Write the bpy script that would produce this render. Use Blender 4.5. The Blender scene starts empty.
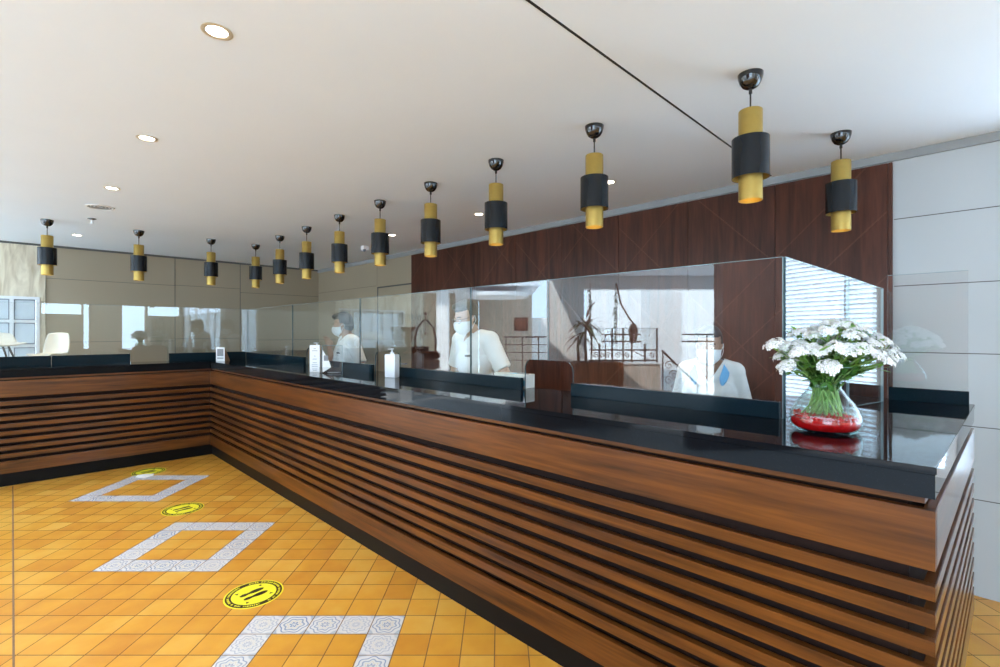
import bpy, bmesh, math, random
from mathutils import Vector, Matrix, Euler
from mathutils.bvhtree import BVHTree
random.seed(7)
PI = math.pi
S = math.sqrt(.5)
SC = bpy.context.scene
COL = SC.collection
CEIL = 2.525
TOP = 1.106            # counter top height

# ------------------------------------------------------------------ materials
MATS = {}
def nodes(name):
    m = bpy.data.materials.new(name); m.use_nodes = True
    nt = m.node_tree
    for n in list(nt.nodes): nt.nodes.remove(n)
    out = nt.nodes.new('ShaderNodeOutputMaterial')
    return m, nt, out
def N(nt, t, **kw):
    n = nt.nodes.new(t)
    for k, v in kw.items():
        if k in n.inputs: n.inputs[k].default_value = v
        else: setattr(n, k, v)
    return n
def L(nt, a, b): nt.links.new(a, b)
def c4(c): return (c[0], c[1], c[2], 1)

def pr(name, col, rough=.5, metal=0, vary=.06, scale=9, ior=1.5, emit=None, estr=0, coat=0):
    m, nt, out = nodes(name)
    b = N(nt, 'ShaderNodeBsdfPrincipled')
    b.inputs['Roughness'].default_value = rough
    b.inputs['Metallic'].default_value = metal
    b.inputs['IOR'].default_value = ior
    b.inputs['Coat Weight'].default_value = coat
    tc = N(nt, 'ShaderNodeTexCoord'); nz = N(nt, 'ShaderNodeTexNoise')
    nz.inputs['Scale'].default_value = scale; nz.inputs['Detail'].default_value = 4
    L(nt, tc.outputs['Object'], nz.inputs['Vector'])
    rp = N(nt, 'ShaderNodeValToRGB')
    rp.color_ramp.elements[0].position = .3; rp.color_ramp.elements[1].position = .7
    rp.color_ramp.elements[0].color = c4([x*(1-vary) for x in col])
    rp.color_ramp.elements[1].color = c4([min(1, x*(1+vary)) for x in col])
    L(nt, nz.outputs['Fac'], rp.inputs['Fac']); L(nt, rp.outputs['Color'], b.inputs['Base Color'])
    if emit:
        b.inputs['Emission Color'].default_value = c4(emit); b.inputs['Emission Strength'].default_value = estr
    L(nt, b.outputs['BSDF'], out.inputs['Surface'])
    MATS[name] = m
    return m

def wood(name, dark, light, sc, rough=.35, fine=1.0, coat=.0):
    """sc: texture scale per axis, small along the grain"""
    m, nt, out = nodes(name)
    b = N(nt, 'ShaderNodeBsdfPrincipled')
    b.inputs['Roughness'].default_value = rough; b.inputs['Coat Weight'].default_value = coat; b.inputs['IOR'].default_value = 1.36
    b.inputs['Coat Roughness'].default_value = .12
    tc = N(nt, 'ShaderNodeTexCoord'); mp = N(nt, 'ShaderNodeMapping')
    mp.inputs['Scale'].default_value = sc
    L(nt, tc.outputs['Object'], mp.inputs['Vector'])
    n1 = N(nt, 'ShaderNodeTexNoise'); n1.inputs['Scale'].default_value = 1; n1.inputs['Detail'].default_value = 6
    n1.inputs['Distortion'].default_value = .6
    n2 = N(nt, 'ShaderNodeTexNoise'); n2.inputs['Scale'].default_value = 4.5; n2.inputs['Detail'].default_value = 3
    n3 = N(nt, 'ShaderNodeTexNoise'); n3.inputs['Scale'].default_value = 1.3
    for n in (n1, n2): L(nt, mp.outputs['Vector'], n.inputs['Vector'])
    L(nt, tc.outputs['Object'], n3.inputs['Vector'])
    a = N(nt, 'ShaderNodeMath', operation='MULTIPLY'); a.inputs[1].default_value = .5*fine
    L(nt, n2.outputs['Fac'], a.inputs[0])
    s = N(nt, 'ShaderNodeMath', operation='ADD'); L(nt, n1.outputs['Fac'], s.inputs[0]); L(nt, a.outputs[0], s.inputs[1])
    q = N(nt, 'ShaderNodeMath', operation='MULTIPLY_ADD'); q.inputs[1].default_value = .5; L(nt, n3.outputs['Fac'], q.inputs[0]); L(nt, s.outputs[0], q.inputs[2])
    rp = N(nt, 'ShaderNodeValToRGB')
    rp.color_ramp.elements[0].position = .7; rp.color_ramp.elements[1].position = 1.3
    rp.color_ramp.elements[1].position = 1.0
    mr = N(nt, 'ShaderNodeMapRange'); mr.inputs['From Min'].default_value = .55; mr.inputs['From Max'].default_value = 1.45
    L(nt, q.outputs[0], mr.inputs['Value'])
    rp.color_ramp.elements[0].position = .2; rp.color_ramp.elements[1].position = .8
    rp.color_ramp.elements[0].color = c4(dark); rp.color_ramp.elements[1].color = c4(light)
    L(nt, mr.outputs[0], rp.inputs['Fac']); L(nt, rp.outputs['Color'], b.inputs['Base Color'])
    L(nt, b.outputs['BSDF'], out.inputs['Surface'])
    MATS[name] = m
    return m

def clear_glass(name, ior=1.5, tint=(.97, .99, .985), rough=0.0):
    """sheet glass: straight-through transmission with Fresnel mirror reflection"""
    m, nt, out = nodes(name)
    fr = N(nt, 'ShaderNodeFresnel')
    ge = N(nt, 'ShaderNodeNewGeometry'); io = N(nt, 'ShaderNodeMapRange')   # the same reflection on the way in and out
    io.inputs['To Min'].default_value = ior; io.inputs['To Max'].default_value = 1/ior
    L(nt, ge.outputs['Backfacing'], io.inputs['Value']); L(nt, io.outputs[0], fr.inputs['IOR'])
    tr = N(nt, 'ShaderNodeBsdfTransparent'); tr.inputs['Color'].default_value = c4(tint)
    gl = N(nt, 'ShaderNodeBsdfGlossy'); gl.inputs['Roughness'].default_value = rough
    mx = N(nt, 'ShaderNodeMixShader')
    L(nt, fr.outputs[0], mx.inputs[0]); L(nt, tr.outputs[0], mx.inputs[1]); L(nt, gl.outputs[0], mx.inputs[2])
    L(nt, mx.outputs[0], out.inputs['Surface'])
    MATS[name] = m
    return m

def granite(name, col, rough=.05):
    m, nt, out = nodes(name)
    b = N(nt, 'ShaderNodeBsdfPrincipled'); b.inputs['Roughness'].default_value = rough; b.inputs['IOR'].default_value = 1.25
    tc = N(nt, 'ShaderNodeTexCoord')
    vo = N(nt, 'ShaderNodeTexNoise'); vo.inputs['Scale'].default_value = 260; vo.inputs['Detail'].default_value = 2
    L(nt, tc.outputs['Object'], vo.inputs['Vector'])
    rp = N(nt, 'ShaderNodeValToRGB'); e = rp.color_ramp.elements
    e[0].position = .62; e[0].color = c4(col); e[1].position = .8; e[1].color = c4([x*2.5+.004 for x in col])
    L(nt, vo.outputs['Fac'], rp.inputs['Fac']); L(nt, rp.outputs['Color'], b.inputs['Base Color'])
    L(nt, b.outputs['BSDF'], out.inputs['Surface']); MATS[name] = m
    return m

def tile_mat(name):
    m, nt, out = nodes(name)
    b = N(nt, 'ShaderNodeBsdfPrincipled'); b.inputs['Roughness'].default_value = .3
    at = N(nt, 'ShaderNodeAttribute', attribute_name='rnd')
    tc = N(nt, 'ShaderNodeTexCoord')
    n1 = N(nt, 'ShaderNodeTexNoise'); n1.inputs['Scale'].default_value = 7; n1.inputs['Detail'].default_value = 5
    L(nt, tc.outputs['Object'], n1.inputs['Vector'])
    uv = N(nt, 'ShaderNodeUVMap', uv_map='UVMap'); sp = N(nt, 'ShaderNodeSeparateXYZ'); L(nt, uv.outputs[0], sp.inputs[0])
    # browner burnt corner on every tile: shape of its own, follows the tile
    ad = N(nt, 'ShaderNodeMath', operation='MULTIPLY'); L(nt, sp.outputs[0], ad.inputs[0]); L(nt, sp.outputs[1], ad.inputs[1])
    p = N(nt, 'ShaderNodeMath', operation='POWER'); L(nt, ad.outputs[0], p.inputs[0]); p.inputs[1].default_value = 2.2
    k = N(nt, 'ShaderNodeMath', operation='MULTIPLY_ADD'); L(nt, n1.outputs['Fac'], k.inputs[0]); k.inputs[1].default_value = .8
    sx = N(nt, 'ShaderNodeMath', operation='MULTIPLY_ADD'); L(nt, at.outputs['Fac'], sx.inputs[0]); sx.inputs[1].default_value = .55
    sx.inputs[2].default_value = -.15
    L(nt, sx.outputs[0], k.inputs[2])
    k2 = N(nt, 'ShaderNodeMath', operation='MULTIPLY_ADD'); L(nt, p.outputs[0], k2.inputs[0]); k2.inputs[1].default_value = .18; L(nt, k.outputs[0], k2.inputs[2])
    rp = N(nt, 'ShaderNodeValToRGB'); e = rp.color_ramp.elements
    e[0].position = .15; e[0].color = (.72, .395, .074, 1); e[1].position = .95; e[1].color = (.56, .22, .027, 1)
    x = e.new(.5); x.color = (.67, .31, .038, 1)
    L(nt, k2.outputs[0], rp.inputs['Fac']); L(nt, rp.outputs['Color'], b.inputs['Base Color'])
    L(nt, b.outputs['BSDF'], out.inputs['Surface']); MATS[name] = m
    return m

def painted_tile(name):
    """white glazed tile with a round blue / yellow rosette"""
    m, nt, out = nodes(name)
    b = N(nt, 'ShaderNodeBsdfPrincipled'); b.inputs['Roughness'].default_value = .25
    uv = N(nt, 'ShaderNodeUVMap', uv_map='UVMap')
    ce = N(nt, 'ShaderNodeVectorMath', operation='SUBTRACT'); ce.inputs[1].default_value = (.5, .5, 0)
    L(nt, uv.outputs[0], ce.inputs[0])
    ln = N(nt, 'ShaderNodeVectorMath', operation='LENGTH'); L(nt, ce.outputs[0], ln.inputs[0])
    sp = N(nt, 'ShaderNodeSeparateXYZ'); L(nt, ce.outputs[0], sp.inputs[0])
    an = N(nt, 'ShaderNodeMath', operation='ARCTAN2'); L(nt, sp.outputs[1], an.inputs[0]); L(nt, sp.outputs[0], an.inputs[1])
    at = N(nt, 'ShaderNodeAttribute', attribute_name='rnd')
    fr = N(nt, 'ShaderNodeMath', operation='MULTIPLY_ADD'); L(nt, at.outputs['Fac'], fr.inputs[0]); fr.inputs[1].default_value = 6; fr.inputs[2].default_value = 6
    fl = N(nt, 'ShaderNodeMath', operation='FLOOR'); L(nt, fr.outputs[0], fl.inputs[0])
    ma = N(nt, 'ShaderNodeMath', operation='MULTIPLY'); L(nt, an.outputs[0], ma.inputs[0]); L(nt, fl.outputs[0], ma.inputs[1])
    co = N(nt, 'ShaderNodeMath', operation='COSINE'); L(nt, ma.outputs[0], co.inputs[0])
    rr = N(nt, 'ShaderNodeMath', operation='MULTIPLY_ADD'); L(nt, co.outputs[0], rr.inputs[0]); rr.inputs[1].default_value = .035; L(nt, ln.outputs['Value'], rr.inputs[2])
    rp = N(nt, 'ShaderNodeValToRGB'); e = rp.color_ramp.elements; rp.color_ramp.interpolation = 'LINEAR'
    W = (.66, .62, .60, 1); B = (.10, .17, .33, 1); Y = (.62, .47, .22, 1); G = (.33, .38, .45, 1)
    e[0].position = 0; e[0].color = W; e[1].position = 1; e[1].color = W
    for pos, c in ((.05, W), (.07, B), (.11, B), (.13, W), (.17, W), (.19, Y), (.22, W), (.25, W), (.27, G), (.31, B), (.33, W), (.40, W), (.415, B), (.44, B), (.455, W), (.56, W), (.60, G)):
        k = e.new(pos); k.color = c
    L(nt, rr.outputs[0], rp.inputs['Fac'])
    mx = N(nt, 'ShaderNodeMixRGB'); mx.inputs[2].default_value = W
    fade = N(nt, 'ShaderNodeMath', operation='MULTIPLY_ADD'); L(nt, at.outputs['Fac'], fade.inputs[0]); fade.inputs[1].default_value = .5; fade.inputs[2].default_value = .15
    L(nt, fade.outputs[0], mx.inputs[0]); L(nt, rp.outputs['Color'], mx.inputs[1])
    L(nt, mx.outputs[0], b.inputs['Base Color'])
    L(nt, b.outputs['BSDF'], out.inputs['Surface']); MATS[name] = m
    return m

def travertine(name):
    m, nt, out = nodes(name)
    b = N(nt, 'ShaderNodeBsdfPrincipled'); b.inputs['Roughness'].default_value = .35
    tc = N(nt, 'ShaderNodeTexCoord'); mp = N(nt, 'ShaderNodeMapping'); mp.inputs['Rotation'].default_value = (0, .75, 0)
    mp.inputs['Scale'].default_value = (9, 3, 1.6)
    L(nt, tc.outputs['Object'], mp.inputs['Vector'])
    n = N(nt, 'ShaderNodeTexNoise'); n.inputs['Scale'].default_value = 1.3; n.inputs['Detail'].default_value = 7; n.inputs['Distortion'].default_value = 1.2
    L(nt, mp.outputs['Vector'], n.inputs['Vector'])
    rp = N(nt, 'ShaderNodeValToRGB'); e = rp.color_ramp.elements
    e[0].position = .3; e[0].color = (.50, .41, .28, 1); e[1].position = .62; e[1].color = (.82, .74, .58, 1)
    L(nt, n.outputs['Fac'], rp.inputs['Fac']); L(nt, rp.outputs['Color'], b.inputs['Base Color'])
    L(nt, b.outputs['BSDF'], out.inputs['Surface']); MATS[name] = m

def translucent(name, col, tr=.6):
    m, nt, out = nodes(name)
    d = N(nt, 'ShaderNodeBsdfDiffuse'); d.inputs['Color'].default_value = c4(col)
    t = N(nt, 'ShaderNodeBsdfTranslucent'); t.inputs['Color'].default_value = c4(col)
    mx = N(nt, 'ShaderNodeMixShader'); mx.inputs[0].default_value = tr
    L(nt, d.outputs[0], mx.inputs[1]); L(nt, t.outputs[0], mx.inputs[2]); L(nt, mx.outputs[0], out.inputs['Surface'])
    MATS[name] = m

DK, LT = (.040, .0115, .0022), (.165, .0505, .0075)
wood('walnut_along', DK, LT, (14, 1.1, 22), .30)
wood('walnut_across', DK, LT, (1.1, 14, 22), .30, coat=.7)
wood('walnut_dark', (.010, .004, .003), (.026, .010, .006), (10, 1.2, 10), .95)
wood('wall_veneer', (.030, .0095, .0055), (.105, .034, .019), (16, 16, 1.3), .36)
wood('groove_light', (.075, .027, .016), (.13, .048, .028), (16, 16, 1.3), .4)  # lighter colour stands in for light caught by the engraved grooves
wood('planter_wood', (.10, .035, .014), (.24, .09, .035), (10, 10, 1.2), .45)
wood('pale_wood', (.40, .33, .27), (.62, .53, .45), (10, 10, 1.2), .5)
wood('arch_wood', (.05, .015, .008), (.13, .04, .018), (6, 6, 3), .35)
granite('black_granite', (.005, .006, .008), .035)
granite('granite_upstand', (.006, .017, .024), .12)  # same black granite, with its blue-green reflection put into the base colour
pr('plinth_black', (.003, .0032, .0035), .4, vary=.2, ior=1.25)
tile_mat('terracotta'); painted_tile('painted_tile'); travertine('travertine')
pr('grout', (.20, .105, .05), .8, vary=.15, scale=40)
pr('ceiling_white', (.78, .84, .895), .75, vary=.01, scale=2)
pr('panel_grey', (.485, .515, .53), .45, vary=.02, scale=1.5)
pr('panel_taupe', (.37, .305, .215), .45, vary=.02, scale=1.5)
pr('seam_dark', (.10, .095, .09), .7)
pr('trim_grey', (.30, .315, .32), .5)
pr('groove_black', (.012, .012, .013), .7)
pr('white_paint', (.83, .83, .82), .5, vary=.02)
pr('white_frame', (.80, .82, .84), .35, vary=.02)
pr('gold', (.47, .325, .085), .42, metal=.75, vary=.05, scale=30)
pr('gold_inside', (.78, .50, .12), .35, metal=.6)
pr('lamp_black', (.007, .0095, .013), .25, vary=.1, ior=1.38)
pr('canopy_black', (.008, .008, .009), .08, vary=.1, coat=.6)
pr('cord_black', (.012, .012, .012), .5)
pr('bulb_glow', (1, .8, .4), .5, emit=(1, .66, .22), estr=2.2)
pr('downlight_glow', (1, 1, 1), .5, emit=(1, .93, .82), estr=14)
pr('downlight_trim', (.74, .66, .52), .3, metal=.4)
pr('sticker_yellow', (.86, .76, .035), .4, vary=.03)
pr('sticker_black', (.035, .022, .008), .45)
clear_glass('screen_glass', 1.85)
clear_glass('vase_glass', 1.45, (.93, .97, .95))
clear_glass('water', 1.30, (.97, .93, .92))
clear_glass('acrylic', 1.5, (.95, .97, .97))
pr('glass_edge', (.25, .36, .38), .2, vary=.05)
pr('glass_edge_dark', (.06, .10, .11), .2, vary=.05)
pr('red_gel', (.62, .006, .008), .12, vary=.3, scale=60)
pr('petal_white', (.88, .86, .86), .6, vary=.03)
pr('flower_heart', (.56, .62, .30), .6)
pr('leaf_green', (.19, .40, .06), .5, vary=.4, scale=25)
pr('leaf_dark', (.06, .18, .03), .5, vary=.4, scale=25)
pr('stem_green', (.27, .42, .13), .5, vary=.25, scale=30)
pr('palm_green', (.07, .13, .04), .5, vary=.35, scale=12)
pr('palm_brown', (.17, .085, .045), .6, vary=.3, scale=15)
pr('trunk_brown', (.14, .075, .04), .8, vary=.3, scale=20)
pr('iron_dark', (.045, .028, .022), .45, metal=.3)
pr('plastic_white', (.84, .85, .88), .3, vary=.02)
pr('print_grey', (.16, .18, .22), .6)
pr('card_white', (.84, .83, .82), .6, vary=.02)
pr('card_grey', (.24, .24, .25), .6, vary=.2, scale=120)
pr('card_tan', (.30, .17, .09), .6)
pr('box_blue', (.10, .42, .66), .5)
pr('box_white', (.82, .80, .74), .55, vary=.03)
pr('skin_light', (.56, .34, .24), .5, vary=.05)
pr('skin_warm', (.42, .23, .15), .5, vary=.05)
pr('skin_brown', (.33, .185, .12), .5, vary=.05)
pr('hair_dark', (.010, .008, .007), .65, vary=.3, scale=60)
pr('hair_brown', (.016, .010, .008), .65, vary=.3, scale=60)
pr('shirt_white', (.85, .85, .85), .8, vary=.03, scale=14)
pr('uniform_blue', (.16, .47, .82), .7, vary=.05)
pr('mask_white', (.84, .87, .90), .7, vary=.02)
pr('trouser_dark', (.02, .022, .03), .8)
pr('shoe_black', (.01, .01, .01), .4)
pr('eye_white', (.8, .8, .78), .3); pr('eye_dark', (.02, .012, .008), .2)
pr('badge_dark', (.05, .06, .07), .4); pr('badge_olive', (.42, .40, .13), .5)
pr('chair_white', (.82, .77, .68), .4, vary=.03)
pr('chair_black', (.012, .012, .013), .5)
pr('clay_brown', (.22, .12, .075), .5, vary=.2)
pr('picture_brown', (.20, .06, .03), .5, vary=.3, scale=5)
pr('paint_brown', (.52, .44, .35), .6, vary=.04)
pr('steel_grey', (.4, .42, .44), .3, metal=.7)
translucent('blind_white', (.86, .90, .94), .55)
translucent('frosted_pane', (.58, .62, .65), .45)
def M(n): return MATS[n]

# ------------------------------------------------------------------ mesh helpers
class MB:
    def __init__(s): s.bm = bmesh.new()
    def box(s, a, b, mi=0, bev=0):
        t = bmesh.new()
        bmesh.ops.create_cube(t, size=1)
        sz = [abs(b[i]-a[i]) for i in range(3)]; ce = [(a[i]+b[i])/2 for i in range(3)]
        bmesh.ops.scale(t, vec=sz, verts=t.verts); bmesh.ops.translate(t, vec=ce, verts=t.verts)
        if bev: bmesh.ops.bevel(t, geom=t.edges[:], offset=bev, segments=2, affect='EDGES', profile=.7)
        return s.merge(t, mi)
    def merge(s, t, mi=0, mat=None):
        if mat is not None: bmesh.ops.transform(t, matrix=mat, verts=t.verts)
        for f in t.faces: f.material_index = mi if mi is not None else f.material_index
        me = bpy.data.meshes.new('tmp'); t.to_mesh(me); t.free(); s.bm.from_mesh(me); bpy.data.meshes.remove(me)
        return s
    def poly(s, pts, z0, z1, mi=0, bev=0):
        t = bmesh.new()
        lo = [t.verts.new((p[0], p[1], z0)) for p in pts]; hi = [t.verts.new((p[0], p[1], z1)) for p in pts]
        n = len(pts)
        t.faces.new(lo[::-1]); t.faces.new(hi)
        for i in range(n): t.faces.new((lo[i], lo[(i+1) % n], hi[(i+1) % n], hi[i]))
        bmesh.ops.recalc_face_normals(t, faces=t.faces)
        if bev: bmesh.ops.bevel(t, geom=t.edges[:], offset=bev, segments=2, affect='EDGES')
        return s.merge(t, mi)
    def cyl(s, p, q, r, r2=None, seg=20, caps=True, mi=0):
        p, q = Vector(p), Vector(q); d = q-p
        t = bmesh.new()
        bmesh.ops.create_cone(t, cap_ends=caps, segments=seg, radius1=r, radius2=r if r2 is None else r2, depth=d.length)
        mat = Matrix.Translation((p+q)/2) @ d.to_track_quat('Z', 'Y').to_matrix().to_4x4()
        return s.merge(t, mi, mat)
    def ball(s, c, r, u=16, v=10, mi=0, rot=None):
        t = bmesh.new(); bmesh.ops.create_uvsphere(t, u_segments=u, v_segments=v, radius=1)
        rr = (r, r, r) if not hasattr(r, '__len__') else r
        mat = Matrix.Translation(c) @ (rot.to_4x4() if rot is not None else Matrix.Identity(4)) @ Matrix.Diagonal((rr[0], rr[1], rr[2], 1))
        return s.merge(t, mi, mat)
    def lathe(s, prof, c=(0, 0, 0), seg=32, mi=0):
        t = bmesh.new(); rings = []
        for r, z in prof:
            if r < 1e-5: rings.append([t.verts.new((c[0], c[1], c[2]+z))])
            else: rings.append([t.verts.new((c[0]+r*math.cos(2*PI*i/seg), c[1]+r*math.sin(2*PI*i/seg), c[2]+z)) for i in range(seg)])
        for A, B in zip(rings, rings[1:]):
            for i in range(seg):
                j = (i+1) % seg
                if len(A) == 1 and len(B) == 1: continue
                if len(A) == 1: t.faces.new((A[0], B[j], B[i]))
                elif len(B) == 1: t.faces.new((A[i], A[j], B[0]))
                else: t.faces.new((A[i], A[j], B[j], B[i]))
        bmesh.ops.recalc_face_normals(t, faces=t.faces)
        return s.merge(t, mi)
    def tube(s, pts, r, seg=8, mi=0, closed=False):
        pts = [Vector(p) for p in pts]; n = len(pts)
        t = bmesh.new(); rings = []
        prev = None
        for i, p in enumerate(pts):
            a = pts[i-1] if (i > 0 or closed) else p
            b = pts[(i+1) % n] if (i < n-1 or closed) else p
            d = (b-a).normalized()
            if prev is None:
                ref = Vector((0, 0, 1)) if abs(d.z) < .9 else Vector((1, 0, 0))
                u = d.cross(ref).normalized()
            else:
                u = (prev - d*prev.dot(d)).normalized()
            prev = u; w = d.cross(u)
            rad = r[i] if hasattr(r, '__len__') else r
            rings.append([t.verts.new(p + (u*math.cos(2*PI*k/seg)+w*math.sin(2*PI*k/seg))*rad) for k in range(seg)])
        m = n if closed else n-1
        for i in range(m):
            A, B = rings[i], rings[(i+1) % n]
            for k in range(seg): t.faces.new((A[k], A[(k+1) % seg], B[(k+1) % seg], B[k]))
        if not closed: t.faces.new(rings[0][::-1]); t.faces.new(rings[-1])
        bmesh.ops.recalc_face_normals(t, faces=t.faces)
        return s.merge(t, mi)
    def face(s, pts, mi=0):
        f = s.bm.faces.new([s.bm.verts.new(p) for p in pts]); f.material_index = mi
        return s
    def build(s, name, mat, parent=None, smooth=False, loc=None, xf=None):
        me = bpy.data.meshes.new(name)
        if xf is not None: bmesh.ops.transform(s.bm, matrix=xf, verts=s.bm.verts)
        s.bm.to_mesh(me); s.bm.free()
        for m in (mat if isinstance(mat, (list, tuple)) else [mat]): me.materials.append(M(m) if isinstance(m, str) else m)
        return link(name, me, parent, smooth, loc)

def link(name, me, parent=None, smooth=False, loc=None):
    o = bpy.data.objects.new(name, me); COL.objects.link(o)
    if parent is not None:
        o.parent = parent
        if loc is None and parent.get('world_built'):
            top = parent
            o.location = -Vector(parent['base'])
            if parent.parent is not None or parent.type == 'MESH': o.location = (0, 0, 0)
    if loc is not None: o.location = loc
    if smooth:
        for p in me.polygons: p.use_smooth = True
        try: me.set_sharp_from_angle(angle=math.radians(38))
        except Exception: pass
    return o
def tag(o, label=None, cat=None, group=None, kind=None):
    if label: o['label'] = label
    if cat: o['category'] = cat
    if group: o['group'] = group
    if kind: o['kind'] = kind
    return o
def thing(name, label, cat, loc=(0, 0, 0), rz=0, group=None):
    o = bpy.data.objects.new(name, None); COL.objects.link(o)
    o.location = loc; o.rotation_euler = (0, 0, rz); o.empty_display_size = .1
    return tag(o, label, cat, group)
def wpart(mb, name, mat, root, smooth=False):
    """part whose mesh was built in world coordinates, under an unrotated root"""
    o = mb.build(name, mat, root, smooth)
    o.location = -root.location if root.type == 'EMPTY' else Vector((0, 0, 0))
    return o
def structure(mb, name, mat, smooth=False, label=None):
    o = mb.build(name, mat, None, smooth); o['kind'] = 'structure'
    if label: o['label'] = label
    return o
def RD(r, d, z=0):
    """the lobby stands at 45 degrees to the counter: r along its front, d into it"""
    return Vector((4.36-(r+d)*S, (d-r)*S, z))
def rdbox(mb, r0, r1, d0, d1, z0, z1, mi=0):
    return mb.poly([RD(r0, d0)[:2], RD(r1, d0)[:2], RD(r1, d1)[:2], RD(r0, d1)[:2]], z0, z1, mi)

# ------------------------------------------------------------------ camera, view
cam = bpy.data.cameras.new('camera'); co = bpy.data.objects.new('camera', cam); COL.objects.link(co)
co.location = (0, 0, 1.45); co.rotation_euler = (PI/2, 0, -PI/4)
cam.lens = 488*36/1000; cam.sensor_width = 36; cam.shift_y = -.001; cam.clip_start = .05
SC.camera = co
SC.view_settings.view_transform = 'Standard'; SC.view_settings.look = 'None'
SC.view_settings.gamma = 1; SC.view_settings.use_curve_mapping = False

# ------------------------------------------------------------------ floor
T = .1535; D0 = 2.5; R0 = -.485; GAP = .005
def floor_tiles():
    bm = bmesh.new(); uvl = bm.loops.layers.uv.new('UVMap'); al = bm.loops.layers.float_color.new('rnd')
    frames = []
    for k in range(5): frames.append((-8*k-5, -8*k-1, 8*k-5, 8*k-1))   # i range, j range of each inlaid square
    rnd = random.Random(3)
    def rd2w(r, d): return ((r+d)*S, (d-r)*S)
    for i in range(-60, 50):
        for j in range(-60, 75):
            r0, d0 = R0+i*T, D0+j*T
            cx, cy = rd2w(r0+T/2, d0+T/2)
            if not (-1.6 < cx < 3.9 and -4.1 < cy < 8.35): continue
            g = GAP/2
            q = [(r0+g, d0+g), (r0+T-g, d0+g), (r0+T-g, d0+T-g), (r0+g, d0+T-g)]
            pts = [rd2w(*p) for p in q]
            vs = [bm.verts.new((p[0], p[1], 0)) for p in pts]
            f = bm.faces.new(vs[::-1]); f.normal_update()
            if f.normal.z < 0: f.normal_flip()
            mi = 0
            for (a, b, c, e) in frames:
                if a <= i <= b and c <= j <= e and (i in (a, b) or j in (c, e)): mi = 1
            f.material_index = mi
            v = rnd.random()
            rot = rnd.randrange(4)
            for l, w in zip(f.loops, [(0, 0), (1, 0), (1, 1), (0, 1)]): l[uvl].uv = w; l[al] = (v, v, v, 1)
    # grout bed
    b0 = [bm.verts.new(p) for p in ((-1.6, -4.1, -.0015), (3.9, -4.1, -.0015), (3.9, 8.4, -.0015), (-1.6, 8.4, -.0015))]
    f = bm.faces.new(b0); f.material_index = 2
    b1 = [bm.verts.new(p) for p in ((-1.6, -4.1, -.06), (3.9, -4.1, -.06), (3.9, 8.4, -.06), (-1.6, 8.4, -.06))]
    f = bm.faces.new(b1[::-1]); f.material_index = 2
    # movement joint running straight through the tiling
    f = bm.faces.new([bm.verts.new(p) for p in ((.001, -4, .0008), (.009, -4, .0008), (.009, 6.5, .0008), (.001, 6.5, .0008))]); f.material_index = 2
    me = bpy.data.meshes.new('floor'); bm.to_mesh(me); bm.free()
    for n in ('terracotta', 'painted_tile', 'grout'): me.materials.append(M(n))
    o = link('floor', me); o['kind'] = 'structure'
floor_tiles()
m = MB(); m.poly([RD(-14, 1)[:2], RD(12, 1)[:2], RD(12, 24)[:2], RD(-14, 24)[:2]], -.12, -.062)
structure(m, 'floor_lobby', 'white_paint')

m = MB(); m.box((-6, -14, -.10), (9, -4.16, -.04)); structure(m, 'floor_bounce', 'white_paint')  # unseen white ground added to bounce sunlight up to the ceiling
# ------------------------------------------------------------------ ceiling
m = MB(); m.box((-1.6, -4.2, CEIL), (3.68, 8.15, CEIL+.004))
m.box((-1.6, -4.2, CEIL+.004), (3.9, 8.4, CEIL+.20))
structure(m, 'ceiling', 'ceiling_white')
m = MB(); rdbox(m, -6, .92, 11.2, 17, CEIL+.006, CEIL+.15); rdbox(m, .92, 9, 7.6, 9.5, CEIL+.006, CEIL+.15)  # rest left open, an added skylight to brighten lobby and room
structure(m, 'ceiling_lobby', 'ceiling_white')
m = MB(); m.box((.2, 1.047, CEIL-.0015), (3.68, 1.057, CEIL+.001))
structure(m, 'trim_1', 'groove_black', label='thin black groove across the white ceiling')
# recessed edge strip along the back wall
m = MB(); m.box((3.735, -4, CEIL-.045), (3.755, 8.2, CEIL+.004)); structure(m, 'trim_2', 'trim_grey', label='grey strip along the top of the back wall')
m = MB(); m.box((-1.5, 8.18, CEIL-.02), (3.735, 8.2, CEIL+.004)); structure(m, 'trim_3', 'seam_dark', label='dark shadow gap along the top of the far wall')

# ------------------------------------------------------------------ back wall (grey panels, door, right window)
XW, YW = 3.755, 8.2
m = MB()
WY0, WY1, WZ0, WZ1 = -3.85, -.062, .62, 2.36
m.box((XW, WY1, 0), (XW+.15, 3.0, CEIL+.004)); m.box((XW, 3.0, 0), (XW+.15, 8.35, CEIL+.004), 2); m.box((XW, -4.15, 0), (XW+.15, WY0, CEIL+.004))
m.box((XW, WY0, 0), (XW+.15, WY1, WZ0)); m.box((XW, WY0, WZ1), (XW+.15, WY1, CEIL+.004))
# panel seams
for z in (.53, .93, 1.333, 1.728, 2.13):
    m.box((XW-.0012, WY1 if z > WZ0 and z < WZ1 else -4, z-.0025), (XW, .40, z+.0025), 1)
for z in (.53, .93, 1.333, 2.13):
    m.box((XW-.0012, 6.3, z-.002), (XW, 8.2, z+.002), 1)
m.box((XW-.0012, 6.28, 2.13), (XW, 6.285, CEIL-.05), 1)
structure(m, 'wall_right', ['panel_grey', 'seam_dark', 'panel_taupe'])
m = MB()
for y in (6.26, 5.40): m.box((XW-.006, y-.012, 0), (XW-.0002, y+.012, 2.11))
m.box((XW-.006, 5.412, 2.09), (XW-.0002, 6.248, 2.11))
d = structure(m, 'door_1', 'seam_dark', label='flush grey door in the back wall outlined by a dark frame')
m = MB(); m.box((XW-.004, 5.415, .01), (XW-.0004, 6.245, 2.088)); m.build('door_leaf', 'panel_taupe', d)
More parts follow.
